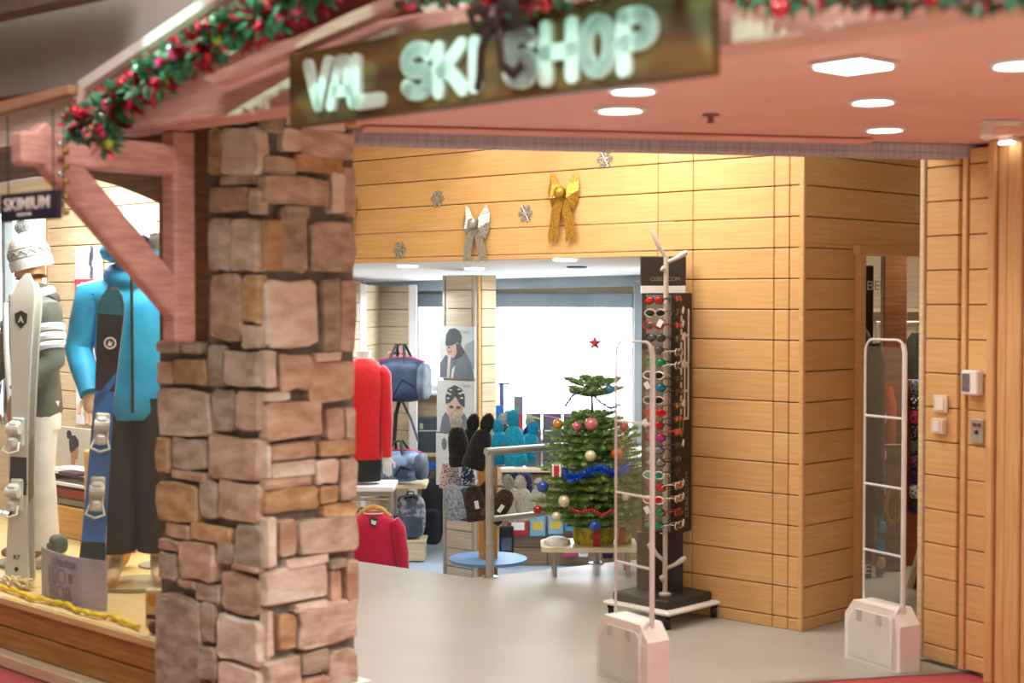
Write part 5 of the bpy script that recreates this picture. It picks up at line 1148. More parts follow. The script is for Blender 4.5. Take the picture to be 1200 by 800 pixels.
def needles(p, q, ln, dens):
    d = (q-p); L_ = d.length; d.normalize(); a = d.orthogonal().normalized(); b = d.cross(a)
    for i in range(int(L_*dens)):
        o_ = p+d*(L_*rr.random()); w = rr.uniform(0, 6.283); e = (a*math.cos(w)+b*math.sin(w))
        tip = o_+(d*.75+e*.8).normalized()*ln*rr.uniform(.8, 1.15); s_ = d.cross(e)*.0028
        n0 = len(nd.v); nd.v += [tuple(o_-s_), tuple(o_+s_), tuple(tip)]; nd.f.append([n0, n0+1, n0+2]); nd.mi.append(0)
levels = [(.03, .30, 9), (.08, .34, 10), (.13, .36, 10), (.18, .36, 10), (.23, .35, 10), (.28, .35, 10), (.33, .34, 10), (.38, .33, 10), (.43, .32, 10), (.48, .30, 9), (.53, .28, 9), (.58, .25, 8), (.63, .21, 8), (.67, .17, 7), (.72, .14, 6), (.86, .17, 7), (.92, .19, 7), (.97, .08, 4)]
for (u, ln, nb) in levels:
    for k in range(nb):
        a = 2*math.pi*k/nb+rr.uniform(-.2, .2)+u*7; l_ = ln*rr.uniform(.92, 1.2)
        s0 = Vector((0, 0, Ht*u)); up_ = .10+.25*u
        e = s0+Vector((math.cos(a)*l_, math.sin(a)*l_*.9, l_*up_-.03*(1-u))); mid = s0.lerp(e, .5)+Vector((0, 0, -.015))
        while clear_rail(e) < .075 and l_ > .05:
            l_ *= .9; e = s0+Vector((math.cos(a)*l_, math.sin(a)*l_*.9, l_*up_-.03*(1-u))); mid = s0.lerp(e, .5)+Vector((0, 0, -.015))
        bb.tube([s0, mid, e], [.006, .004, .002], 5); needles(mid, e, .032, 620); needles(s0.lerp(mid, .3), mid, .03, 420)
        dv = (e-s0).normalized(); sd = Vector((-dv.y, dv.x, 0)).normalized()
        for w in (.35, .5, .65, .8):
            for sg in (-1, 1):
                p_ = s0.lerp(e, w); q_ = p_+(dv*.6+sd*sg*.8+Vector((0, 0, rr.uniform(-.05, .15)))).normalized()*l_*.36*(1.15-w*.5)
                if clear_rail(q_) < .07: continue
                bb.tube([p_, q_], [.003, .0015], 4); needles(p_, q_, .03, 640)
bb.build('branches', bark, tree, True); o = nd.build('needles', needle, tree, fix=False); o['kind'] = 'stuff'
def bauble(label, px, py, r, m, dy=.22, group=None):
    p = at(px, py, TY-dy); t = thing('bauble', label, 'bauble', p, 0, group)
    MB().ell((0, 0, 0), (r, r, r), 18, 12).build('ball', m, t, True); MB().lathe([(r*.22, r*.94), (r*.22, r*1.15), (r*.1, r*1.18)], n=10).build('cap', gold, t, True)
    MB().tube([(0, 0, r*1.15), (.003, .02, r*2.0)], .0015, 4).build('thread', darkcl, t)
bm_ = lambda n, c, d: mat('bauble_'+n, c, d, 5, rough=.18, metal=.25, coat=.5)
bauble('amber glass bauble at the window side of the tree', 654, 497, .036, bm_('amber', '#d79a4a', '#bd7f34'), .1)
bauble('small pink bauble beside the larger pink one on the tree', 676, 500, .032, bm_('pink', '#d1748c', '#b95a74'), .18)
bauble('large rose pink bauble high on the tree', 693, 497, .044, bm_('rose', '#dc9090', '#c87878'), .2)
bauble('small red bauble high on the tree behind the clear gate', 732, 500, .028, redb, .18)
bauble('cream bauble hanging above the blue tinsel', 692, 534, .037, bm_('cream', '#e6dcc0', '#d6caa8'), .32)
bauble('orange bauble hanging above the blue tinsel end', 723, 532, .040, bm_('orange', '#e0743c', '#c85c28'), .28)
bauble('blue bauble at the outer branch tip above the railing', 636, 570, .038, bm_('blue', '#2c5fc4', '#1f4ca6'), .22)
bauble('cream bauble below the blue tinsel on the tree', 661, 587, .037, bm_('cream', '#e6dcc0', '#d6caa8'), .35)
bauble('red bauble hanging over the lower rail', 630, 597, .030, redb, .24)
bauble('cream bauble lowest on the tree over the lower rail', 652, 605, .030, bm_('cream', '#e6dcc0', '#d6caa8'), .34)
bauble('blue bauble hanging before the patterned pot', 697, 616, .036, bm_('blue', '#2c5fc4', '#1f4ca6'), .33)
bauble('lilac grey bauble near the bare top of the tree', 671, 457, .024, bm_('lilac', '#8d8296', '#7c7186'), .05)
bauble('cyan bauble at the top of the tree', 714, 456, .030, bm_('cyan', '#4aa8d8', '#368fc0'), .1)
bauble('small silver bauble beside the red ones behind the gate', 723, 503, .020, silv, .2)
bauble('white bauble low on the tree behind the clear gate', 733, 582, .026, white_pl, .25)
p = at(652, 551, TY-.42); t = thing('gift_ornament', 'tiny red and white parcel ornament hanging on the tree', 'ornament', p); B((0, 0, 0), (.062, .05, .07), .004).build('parcel', redb, t)
for x in (-.022, .022): B((x, -.002, 0), (.012, .054, .074), .001).build('ribbon', white_pl, t)
MB().tube([(0, 0, .03), (-.015, 0, .05), (0, 0, .045), (.015, 0, .05), (0, 0, .03)], .003, 5).build('bow', white_pl, t)
def tinsel(label, pts, m, dy, r=.03, name='tinsel'):
    P = [at(x, y, TY-d) for x, y, d in pts]; mb = MB(); rr = random.Random(3); core = []
    for i in range(len(P)-1):
        for k in range(26):
            o_ = P[i].lerp(P[i+1], k/26); core.append(o_)
            for q in range(7):
                d = Vector((rr.gauss(0, 1), rr.gauss(0, 1), rr.gauss(0, 1))).normalized()*r*rr.uniform(.6, 1.1); s_ = d.orthogonal().normalized()*.003; n0 = len(mb.v)
                mb.v += [tuple(o_-s_), tuple(o_+s_), tuple(o_+d)]; mb.f.append([n0, n0+1, n0+2]); mb.mi.append(0)
    t = thing(name, label, 'tinsel', P[0]); mb.v = [tuple(Vector(v)-P[0]) for v in mb.v]
    o = mb.build('strands', m, t, fix=False); o['kind'] = 'stuff'; MB().tube([c-P[0] for c in core], .003, 4).build('cord', m, t)
tinsel('blue tinsel garland wound across the fir tree', [(662, 552, .26), (668, 560, .34), (680, 558, .36), (692, 551, .37), (706, 548, .36), (720, 556, .34), (735, 545, .26)], mat('blue_tinsel', '#2a74f0', '#1a54c8', 8, rough=.25, metal=.5), 0, .05)
tinsel('purple tinsel around the thin top of the fir tree', [(662, 476, .06), (672, 462, .10), (690, 456, .12), (702, 470, .1), (715, 478, .12), (727, 474, .06)], mat('purple_tinsel', '#6a57b8', '#5442a0', 8, rough=.3, metal=.6), 0, .022)  # added strands carry the purple of the backlit treetop as colour
def beads(label, pts):
    P = [at(x, y, TY-d) for x, y, d in pts]; t = thing('bead_garland', label, 'garland', P[0])
    for i in range(len(P)-1):
        for k in range(4): MB().ell(P[i].lerp(P[i+1], k/4)-P[0], (.011,)*3, 10, 6).build('bead', redb, t, True)
beads('string of red beads on the lower fir branches', [(668, 596, .32), (680, 600, .35), (694, 597, .36), (706, 604, .37), (716, 598, .35), (726, 601, .31)])
p = at(697, 402, K(697).y-.12); t = thing('window_star', 'red foil star hanging in the big window', 'ornament', p)
st = [(math.sin(k*math.pi/5)*(.075 if k % 2 == 0 else .03), math.cos(k*math.pi/5)*(.075 if k % 2 == 0 else .03)) for k in range(10)]
mb = MB(); mb.add([(x, 0, z) for x, z in st]+[(0, -.018, 0), (0, .018, 0)], [(k, (k+1) % 10, 10) for k in range(10)]+[(k, (k+1) % 10, 11) for k in range(10)]); mb.build('star', mat('red_foil', '#c83048', '#a4243a', 5, rough=.3, metal=.3), t)
MB().tube([(0, 0, .07), (0, 0, zwt-.05-p.z)], .0012, 4).build('thread', white_pl, t)

# ================================================================== COUNTER BEHIND THE TREE, WINDOW LEDGE GOODS
Yc = 12.0
cx0 = at(588, 500, Yc).x; cx1 = at(752, 500, Yc-.2).x
cn = thing('sales_counter', 'long boarded counter under the big window', 'counter', ((cx0+cx1)/2, Yc+.12, ZLOW)); zt_ = at(660, 548, Yc).z-ZLOW
B((0, .02, zt_/2-.02), (cx1-cx0, .22, zt_-.05), .004).build('body', grey_joint, cn); B((0, 0, zt_-.018), (cx1-cx0+.03, .32, .036), .006).build('top', mat('beige_laminate', '#d8cbb4', '#cabca3', 4, rough=.4), cn)
bw = mat('taupe_board', '#9c8468', '#856e54', 3, (1.4, 12, 20), .5, rnd=.05)
nrow = 5
for k in range(nrow):
    hh_ = (zt_-.05)/nrow
    for j in range(3): w3 = (cx1-cx0)/3; B((-(cx1-cx0)/2+w3*(j+.5), -.098, hh_*(k+.5)), (w3-.006, .02, hh_-.006), .003).build('board', bw, cn)
def pack(label, x0, x1, y0, y1, Y_, m, m2, nm='hang_pack', cat='packet'):
    p = at((x0+x1)/2, y1, Y_); h = at((x0+x1)/2, y0, Y_).z-p.z; w = (x1-x0)/F*Y_; t = thing(nm, label, cat, p)
    B((0, 0, h*.45), (w, .025, h*.9), .006).build('pack', m, t); B((0, -.0135, h*.42), (w*.7, .003, h*.35)).build('label', m2, t); MB().tube([(0, 0, h*.86), (0, 0, h)], .004, 5).build('hook', chrome, t); return t
yel = mat('yellow_pack', '#d9c15c', '#c4aa40', 12); bpk = mat('light_blue_pack', '#86b7d6', '#6fa4c6', 12); rpk = mat('red_pack', '#c42a3a', '#ac1f2e', 12); pkp = mat('pink_pack', '#d8467e', '#c2366c', 12)
Yp = Yc-.06
pack('pale blue and yellow packet hanging before the counter, beside the red bauble', 621, 639, 599, 628, Yp, bpk, yel)
pack('pale blue and yellow packet hanging before the counter, next to the lowest cream bauble', 642, 660, 600, 626, Yp, bpk, yel)
pack('bright blue goggle packet hanging left of the patterned pot', 662, 678, 598, 622, Yp, mat('sky_pack', '#46a4d2', '#3590bd', 9), blacksk)
pack('red and white packet hanging below the cream hats', 596, 618, 601, 627, Yp, rpk, white_pl)
pack('black packet hanging behind the wooden hat stand', 585, 602, 612, 655, Yp-.05, blk_n, slaten)
pack('pink packet under the cream riser', 659, 677, 632, 652, Yp, pkp, white_pl)
pack('small white card under the cream riser', 678, 689, 636, 652, Yp-.03, white_pl, bpk)
pack('dark packet beside the second railing post', 706, 718, 630, 654, Yp-.02, blk_n, slaten)
# goods on the window ledge
def ledge_box(label, x0, x1, y0, y1, Y_, m, nm='display_box', d=.12, rz=0):
    p = at((x0+x1)/2, y1, Y_); h = at((x0+x1)/2, y0, Y_).z-p.z; w = (x1-x0)/F*Y_
    t = thing(nm, label, 'box', p, rz); B((0, d/2, h/2), (w, d, h), .006).build('body', m, t); return t, w, h
Yl = Yc+.13
ctop = ZLOW+zt_
def on_top(x0, x1, y0, label, m, nm='display_box', d=.10, Y_=Yl):
    p = at((x0+x1)/2, 520, Y_); h = at((x0+x1)/2, y0, Y_).z-ctop; w = (x1-x0)/F*Y_
    t = thing(nm, label, 'box', (p.x, Y_, ctop)); B((0, 0, h/2), (w, d, h), .006).build('body', m, t); return t, w, h
for i, (x0, x1, c, lb) in enumerate(((616, 634, '#c9d66a', 'dark goggle carton with lime edge on the counter'), (636, 658, '#d873b8', 'dark goggle carton with pink edge on the counter'), (660, 682, '#d873b8', 'dark goggle carton with pink edge behind the tree branches'))):
    t, w, h = on_top(x0, x1, 484, lb, mat('carton_slate', '#565a68', '#484c5a', 6, rough=.5))
    MB().tube([(-w*.46, -.052, h*.97), (w*.46, -.052, h*.90)], .006, 5).build('edge', mat('edge_%d' % i, c, None, 6), t); B((0, -.051, h*.68), (w*.8, .003, .008)).build('stripe', white_pl, t)
t, w, h = on_top(602, 613, 464, 'narrow carton in grey, red and green on the counter', mat('grey_carton', '#7c7688', '#6c6678', 6)); B((0, -.051, h*.62), (w*.98, .003, h*.24)).build('red_panel', rpk, t); B((-w*.2, -.052, h*.80), (w*.4, .003, h*.1)).build('green_panel', mat('leaf_green', '#3a9c6a', '#2e8a5a', 6), t)
pS = at(588, 520, Yl); t = thing('goggle_stand', 'blue and violet goggle stand beside the grey pillar', 'stand', (pS.x, Yl, ctop)); h = at(588, 448, Yl).z-ctop
MB().cyl((0, 0, 0), (0, 0, h), .018).build('pole', mat('violet_pole', '#5b5aa8', '#4c4b94', 6), t, True); B((.02, 0, h-.01), (.10, .05, .015), .003).build('cap', slaten, t); B((-.02, -.02, h*.62), (.06, .04, .16), .01).build('blue_panel', bluesk, t); MB().ell((.045, -.02, h*.60), (.035, .05, .05), 14, 9).build('goggle', slaten, t, True); B((-.01, -.01, h*.28), (.06, .05, .16), .006).build('violet_panel', mat('violet_box', '#5a4a86', '#4a3c74', 6), t)
MB().lathe([(0, 0), (.06, 0), (.06, .012), (0, .012)], n=18).build('base', slaten, t, True)
# small cabinet with sloping steel top behind the gate
pk = at(736, 600, 10.75); t = thing('steel_top_cabinet', 'brown cabinet with sloping steel hood behind the Christmas tree', 'cabinet', (pk.x, 10.75, 0)); hk = at(736, 545, 10.75).z
B((0, 0, hk/2), (.26, .30, hk), .006).build('body', mat('umber_board', '#8c6a4c', '#765638', 3, (1, 10, 16), .5), t); MB().add([(-.15, -.17, hk), (.15, -.17, hk), (.15, .17, hk), (-.15, .17, hk), (-.05, .0, hk+.13), (.12, 0, hk+.13), (.12, .12, hk+.13), (-.05, .12, hk+.13)], [(0, 1, 2, 3), (4, 5, 6, 7), (0, 1, 5, 4), (1, 2, 6, 5), (2, 3, 7, 6), (3, 0, 4, 7)]).build('hood', steel, t)
B((0, -.152, hk*.66), (.22, .012, hk*.5), .004).build('door', bw, t); B((.08, -.165, hk*.66), (.012, .015, .10), .003).build('handle', chrome, t)
MB().tube([(-.02, .06, hk+.13), (-.02, .06, hk+.22), (.0, .04, hk+.26)], [.012, .012, .03], 8).build('lamp_neck', black, t, True)

# ================================================================== EYEWEAR STAND
EC = at(777, 400, 8.15); ex_, ey_ = EC.x, 8.15
es = thing('eyewear_stand', 'tall black sunglasses stand on a white castor base by the boarded wall', 'display stand', (ex_, ey_, 0))
zc_ = .075
def rz45(mb): return mb
R45 = Matrix.Rotation(math.radians(45), 3, 'Z')
MB().box((0, 0, zc_+.012), (.48, .48, .022), R45, .008).build('base_board', white_pl, es)
MB().box((0, 0.01, zc_+.047), (.40, .40, .05), R45, .008).build('base_plinth', mat('plinth_charcoal', '#35332f', '#2b2926', 6, rough=.45), es)
for x, y in ((-.29, 0), (.29, 0), (0, -.29), (0, .29)):
    c = MB(); c.cyl((x-.014, y, .034), (x+.014, y, .034), .034, n=16); c.box((x, y, .066), (.04, .04, .016), None, .004); c.build('castor', black, es, True)
zT = at(777, 300, ey_).z; z343 = at(777, 343, ey_).z; z625 = at(777, 624, ey_).z; z335 = at(777, 335, ey_).z
thR = math.radians(-33); RT = Matrix.Rotation(thR, 3, 'Z')
ax = lambda px, y: at(px, 400, y).x-ex_
MB().box((ax(775, ey_), .05, (z625+zc_+.07)/2), (.26, .05, z625-zc_-.07), None, .004).build('lower_panel', charcoal, es)
MB().box((ax(778, ey_), .06, (zT+z335)/2), (.255, .05, zT-z335), None, .004).build('header_panel', charcoal, es)
MB().box((ax(778, ey_), .058, (z335+z343)/2), (.25, .045, z335-z343+.004), None, .002).build('white_strip', white_pl, es)
link('lettering', text_mesh('CEBE . COM', .032, .0006, 0, m=mat('dim_print', '#9a9086', '#8a8076', 5)), es, loc=(ax(780, ey_), .033, at(777, 327, ey_).z))
tc = Vector((ax(783, ey_), .07, 0))
MB().box((tc.x, tc.y, (z343+z625)/2), (.225, .19, z343-z625), RT, .004).build('tower', charcoal, es)
# corner of tower nearest the camera and its two faces
cn_ = tc + RT @ Vector((.1125, -.095, 0)); fL = RT @ Vector((-1, 0, 0)); fR = RT @ Vector((0, 1, 0)); nLf = RT @ Vector((0, -1, 0)); nRf = RT @ Vector((1, 0, 0))
mir = mat('grey_mirror', '#8d8884', '#7d7874', 5, rough=.25, metal=.5)
cM = cn_ + fL*.115 + nLf*.002; MB().box((cM.x, cM.y, (z343+z625)/2), (.16, .006, z343-z625-.03), RT, .002).build('mirror_strip', mir, es)
# CEBE logo running down the narrow face, built as rounded strokes
lw_ = mat('logo_white', '#e8dfd2', '#ddd3c5', 5, rough=.5)
RL = Matrix.Rotation(math.atan2(fR.y, fR.x), 4, 'Z')
def on_face(us, z): return cn_ + fR*us + nRf*.004 + Vector((0, 0, z))
zc0 = at(804, 362, ey_).z; zc1 = at(804, 492, ey_).z; Hc = (zc0-zc1)/4
for k, ch in enumerate(('C', 'E', 'B', 'E')):
    mb = MB(); zb = zc0-Hc*(k+1)+.008; hh_ = Hc-.016; x0, x1 = .045, .135
    for x in (x0, (x0+x1)/2, x1): stroke(mb, [(x, zb), (x, zb+hh_)] if not (ch == 'C' and x == (x0+x1)/2) else [(x, zb), (x, zb+.012)], .016, -.004, .0)
    stroke(mb, [(x0, zb), (x1, zb)] if ch != 'C' else [(x0, zb), (x1, zb)], .016, -.004, 0)
    if ch == 'B': stroke(mb, [(x0, zb+hh_), (x1, zb+hh_)], .016, -.004, 0)
    mb.build('logo_letter', lw_, es, loc=(cn_.x+nRf.x*.001, cn_.y+nRf.y*.001, 0), rz=math.atan2(fR.y, fR.x))
MB().tube([Vector((.03, -.003, zc1-.05)), Vector((.05, -.003, zc1-.09)), Vector((.07, -.003, zc1-.05)), Vector((.07, -.003, zc1)), Vector((.03, -.003, zc1))], .004, 5, True).build('logo_outline', mat('lime_line', '#7cbf4a', '#6cae3c', 5), es, loc=(cn_.x, cn_.y, 0), rz=math.atan2(fR.y, fR.x))
me_ = text_mesh('CEBE.COM', .055, .0008, 0, m=MATS['dim_print']); me_.transform(Matrix.Rotation(-math.pi/2, 4, 'Y'))
link('lettering', me_, es, loc=on_face(.12, at(804, 580, ey_).z), rz=math.atan2(fR.y, fR.x))
# bone coloured pole with twig arms
pole_m = mat('bone_lacquer', '#d2ccc2', '#c2bbb0', 5, rough=.4)
pp = cn_ + nLf*.05 + fL*.045
zt_ = at(776, 300, ey_).z
pol = MB().tube([(pp.x, pp.y, zc_+.07), (pp.x, pp.y, zt_)], .014, 10).build('pole', pole_m, es, True)
MB().lathe([(.014, 0), (.035, 0), (.035, .012), (.014, .02)], (pp.x, pp.y, zc_+.07), 16).build('pole_foot', pole_m, es, True)
def twig(zp, dx, dz, y=-.0):
    MB().tube([(pp.x, pp.y, zp), (pp.x+dx*.5, pp.y-.01, zp+dz*.42), (pp.x+dx*.85, pp.y-.015, zp+dz*.85), (pp.x+dx, pp.y-.015, zp+dz)], [.010, .012, .017, .011], 8).build('twig', pole_m, es, True)
sx_ = ey_/F
twig(at(776, 303, ey_).z, -17*sx_, 32*sx_); twig(at(776, 308, ey_).z, 24*sx_, 12*sx_); twig(at(776, 318, ey_).z, -6*sx_, 4*sx_)
twig(at(776, 655, ey_).z, -20*sx_, 22*sx_); twig(at(776, 663, ey_).z, 24*sx_, 14*sx_); twig(at(776, 680, ey_).z, -5*sx_, 10*sx_)
for k in range(15): z = at(776, 352+19*k, ey_).z; MB().tube([(pp.x, pp.y, z-.02), (pp.x-.03, pp.y-.035, z-.012)], .004, 5).build('holder', pole_m, es); 
OR = ['top', 'second', 'third', 'fourth', 'fifth', 'sixth', 'seventh', 'eighth', 'ninth', 'tenth', 'eleventh', 'twelfth', 'thirteenth', 'fourteenth', 'fifteenth']
LC = {'black': ('#26282c', '#16181b'), 'red': ('#e0302e', '#b01c20'), 'cyan': ('#22a0cc', '#1580aa'), 'magenta': ('#d83aa8', '#b02888'), 'silver': ('#9aa2b0', '#6f7784'), 'teal': ('#2fb0a4', '#1f8e86'), 'green': ('#24a860', '#178448'), 'orange': ('#f08a24', '#cc6a10'), 'amber': ('#caa040', '#a88028'), 'smoke': ('#5a5f66', '#42464c')}
FRM = {'black': black, 'white': white_pl, 'red': mat('red_frame', '#c8202c', '#b01822', 6, rough=.3), 'bone': pole_m}
def glasses(label, p, rz, lens, frame, tagged, s=1.0, tilt=0):
    t = thing('sunglasses', label, 'sunglasses', p, rot=(tilt, 0, rz)); t.scale = (s, s, s)
    fm = FRM[frame]; lm = mat('lens_'+lens, LC[lens][0], LC[lens][1], 6, rough=.08, metal=.45, coat=.6)
    rim = MB()
    for sg in (-1, 1):
        ring = [(sg*.033+.029*math.cos(a)*(1+.08*math.cos(2*a)), -.004*math.cos(a)*sg, .021*math.sin(a)) for a in [k*math.pi/7 for k in range(14)]]
        rim.tube(ring, .0036, 5, True)
    rim.tube([(-.006, -.002, .008), (0, -.006, .011), (.006, -.002, .008)], .003, 5); rim.build('rim', fm, t, True)
    for sg in (-1, 1):
        MB().ell((sg*.033, 0, 0), (.028, .005, .020), 14, 8, Matrix.Rotation(sg*.12, 3, 'Z')).build('lens', lm, t, True)
        MB().tube([(sg*.062, .004, .008), (sg*.068, .03, .008), (sg*.066, .07, .0), (sg*.06, .085, -.012)], .003, 5, ref=(0, 0, 1)).build('temple', fm, t, True)
    if tagged: B((.045*tagged, -.014, .012), (.030, .002, .042), .0005, Euler((0, .5*tagged, 0)).to_matrix()).build('price_tag', white_pl, t)
LEFTC = [('red', 'black', 0), ('black', 'bone', 0), ('smoke', 'red', 1), ('smoke', 'black', 0), ('smoke', 'black', 0), ('green', 'black', 0), ('black', 'white', 0), ('cyan', 'black', -1), ('black', 'bone', 0), ('red', 'red', 0), ('red', 'black', -1), ('magenta', 'black', 0), ('silver', 'black', 0), ('silver', 'black', 0), ('teal', 'white', 0), ('red', 'black', 0), ('red', 'white', 0), ('green', 'black', -1), ('green', 'black', 0)]
OR += ['sixteenth', 'seventeenth', 'eighteenth', 'nineteenth']
for k, (ln_, fr_, tg_) in enumerate(LEFTC):
    y = 352+14.6*k
    p = at(766+(k % 2)*2, y, ey_-.13); glasses('%s sunglasses with %s frame, %s down the pole side of the eyewear stand' % (ln_, fr_, OR[k]), p, math.radians(-30), ln_, fr_, tg_, .98)
RIGHTC = [('red', 'black', 0), ('black', 'black', 1), ('red', 'black', 1), ('smoke', 'black', 1), ('smoke', 'bone', 0), ('smoke', 'bone', 1), ('black', 'black', 0), ('black', 'black', 0), ('amber', 'black', 1), ('orange', 'black', 0), ('orange', 'red', 0), ('smoke', 'black', 1), ('smoke', 'black', 0), ('black', 'black', 0), ('orange', 'bone', 1), ('amber', 'bone', 1), ('black', 'red', 0), ('black', 'bone', 1)]
for k, (ln_, fr_, tg_) in enumerate(RIGHTC):
    y = 350+15.6*k
    p = at(795, y, ey_-.165); glasses('%s sunglasses with %s frame, %s down the logo side of the eyewear stand' % (ln_, fr_, OR[k]), p, math.radians(62), ln_, fr_, tg_, .9)

# ================================================================== SECURITY GATES
def gate(label, far, near):
    d = near-far; L_ = d.length; a = math.atan2(d.y, d.x)
    t = thing('security_gate', label, 'security gate', (far.x, far.y, 0), a)
    hb_ = .30; pf = [(-.03, 0), (L_+.03, 0), (L_+.03, hb_-.075), (L_-.03, hb_), (.03, hb_), (-.03, hb_-.075)]
    MB().prism(pf, -.065, .065).build('base', white_pl, t)
    MB().prism([(x*.84+L_*.08, z*.80+.02) for x, z in pf], -.070, -.064).build('side_panel', mat('gate_side', '#dcded8', '#d2d4ce', 4, rough=.5), t)
    for x in (.24, .66): MB().box((x*L_, -.071, hb_*.78), (.035, .004, .05), None, .001).build('recess', mat('gate_grey', '#bdbfba', '#b0b2ad', 4), t)
    zt = at(0, 396, (far.y+near.y)/2).z; zt = 1.60; r = .010
    x0, x1 = .035, L_-.02
    P = [(x0, 0, hb_-.02), (x0, 0, zt-.07)] + [(x0+.05-.05*math.cos(b), 0, zt-.07+.07*math.sin(b)) for b in [i*math.pi/10 for i in range(1, 6)]] + [(x1-.05+.05*math.sin(b), 0, zt-.07+.07*math.cos(b)) for b in [i*math.pi/10 for i in range(0, 6)]] + [(x1, 0, zt-.07), (x1, 0, hb_-.02)]
    MB().tube(P, .006, 10).build('loop_frame', mat('pearl_tube', '#e6e6e6', '#dcdcdc', 4, rough=.45), t, True)
    MB().tube([(x1, 0, hb_-.02), (x1, 0, zt-.06), (x1-.012, 0, zt-.02)], .012, 10).build('near_post', MATS['pearl_tube'], t, True)
    MB().tube([(x1, -.07, .02), (x1, -.07, hb_-.05), (x1, -.02, hb_+.01)], .010, 8).build('front_leg', MATS['pearl_tube'], t, True)
    for z in (.55, .88, 1.22): MB().tube([(x0, 0, z), (x1, 0, z)], .006, 8).build('crossbar', MATS['pearl_tube'], t, True)
    MB().box(((x0+x1)/2, 0, (zt+hb_)/2-.01), (x1-x0-.01, .008, zt-hb_-.05), None, .002).build('clear_panel', gl_acr, t)
g1f = fl(716, 789); g1n = fl(767, 807); gate('white based clear security gate in front of the eyewear stand', g1f, g1n)
g2f = fl(1006, 769); g2n = fl(1061, 786); gate('white based clear security gate before the doorway', g2f, g2n)

# ================================================================== FITTINGS ON THE FOLDED DOORS
def onR(px, py, off=.02): return onpl(px, py, RW0, RW1, off)
aR = ang(RW0, RW1)
ivory = mat('ivory_plastic', '#e6dcc4', '#dccfb4', 4, rough=.4)
p = onR(1103, 473); t = thing('light_switch', 'upper ivory switch plate on the folded door', 'switch', p, aR); B((0, -.004, 0), (.085, .012, .085), .003).build('plate', ivory, t); B((0, -.012, .0), (.05, .008, .06), .002).build('rocker', white_pl, t)
p = onR(1102, 499); t = thing('light_switch', 'lower boxy ivory switch on the folded door', 'switch', p, aR); B((0, -.012, 0), (.078, .03, .075), .004).build('box', ivory, t); B((0, -.029, .0), (.04, .006, .05), .002).build('rocker', white_pl, t)
p = onR(1143, 448); t = thing('thermostat', 'white wall thermostat with grey grille', 'thermostat', p, aR); B((0, -.022, 0), (.10, .045, .115), .006).build('case', white_pl, t); B((-.018, -.046, 0), (.045, .004, .085), .001).build('grille', mat('grille_grey', '#7d7a7a', '#6d6a6a', 40), t)
p = onR(1146, 505); t = thing('key_switch', 'grey metal key switch plate below the thermostat', 'switch', p, aR); B((0, -.003, 0), (.075, .010, .115), .003).build('plate', steel, t)
for dx, dz in ((-.014, .03), (.014, .03), (0, -.005)): MB().cyl((dx, -.008, dz), (dx, -.016, dz), .009, n=12).build('lock', black if dz < 0 else wood_dk, t, True)

# ================================================================== ROOM BEHIND THE DOORWAY
def rm(px, Y_): q = at(px, 400, Y_); return Vector((q.x, Y_, 0))
q_ = rm(1008, 9.3); t = thing('logo_display', 'tall dark eyewear cabinet with white CEBE lettering inside the doorway', 'display stand', q_)
zt_ = at(1008, 311, 9.3).z; B((0, .06, zt_/2), (.17, .12, zt_), .006).build('cabinet', mat('dark_cabinet', '#3c2c28', '#30231f', 5, rough=.4), t)
link('lettering', text_mesh('CEBE', .085, .0008, .0008, m=white_p), t, loc=(.03, -.003, at(1008, 335, 9.3).z)); link('lettering', text_mesh('CEBE', .085, .0008, .0008, m=white_p), t, loc=(-.02, -.003, at(1008, 667, 9.3).z))
def coat(label, px, y0, y1, Y_, w, m, cat='jacket'):
    p = at(px, y0, Y_); zb = at(px, y1, Y_).z-p.z; t = thing('hanging_jacket', label, cat, p)
    J = MB(); loft(J, [((0, 0, zb), w*.46, .07), ((0, 0, zb*.5), w*.42, .075), ((0, 0, -.10), w*.42, .065), ((0, 0, -.03), w*.30, .05), ((0, 0, .03), w*.14, .045)], 18, .03, int(px))
    for s in (-1, 1): sleeve(J, [(s*w*.36, 0, -.08), (s*w*.48, -.01, -.2), (s*w*.52, -.02, zb*.85)], [.05, .052, .04], 10, .05, 3)
    J.build('body', m, t, True); MB().tube([(0, -.065, .02), (0, -.08, zb*.98)], .005, 5).build('zip', slaten, t); MB().tube([(0, 0, .02), (0, 0, .08), (.015, 0, .10), (0, 0, .115)], .004, 5).build('hook', chrome, t)
coat('long navy ski jacket hanging inside the doorway', 1008, 388, 640, 9.1, .22, mat('deep_navy', '#1e2440', '#161b32', 7, rough=.6, bump=.3))
coat('orange red jacket hanging behind the security gate', 1026, 440, 690, 9.8, .18, mat('rust_red', '#c04a28', '#a83c1e', 7, rough=.6, bump=.3))
coat('dark olive jacket on the clothes row behind the folded door', 1074, 395, 470, 10.3, .26, mat('dark_olive', '#34392c', '#282c22', 7, rough=.7, bump=.3))
q_ = rm(1047, 9.9); o = B((0, 0, 1.3), (.16, .10, 2.6), .008).build('wooden_post', wood_dk, loc=q_); tag(o, 'dark wooden post inside the doorway', 'post')
q_ = rm(1047, 9.55); t = thing('brown_panel', 'brown tall panel behind the security gate with coiled rope', 'panel', (q_.x, q_.y, 0)); B((0, 0, at(1047, 520, 9.55).z/2), (.15, .04, at(1047, 520, 9.55).z), .006).build('board', mat('taupe_brown', '#7a5c3e', '#674b30', 3, (1, 1, 8), .5), t)
ro = thing('rope_coil', 'coil of ochre rope hung on the brown panel', 'rope', at(1046, 592, 9.5)); 
for k in range(4): MB().tube([((.035+.006*k)*math.cos(a), -.006*k, (.095+.006*k)*math.sin(a)) for a in [i*math.pi/9 for i in range(18)]], .006, 6, True).build('loop', mat('ochre_rope', '#b8852c', '#9c6c1e', 30, rough=.8), ro, True)
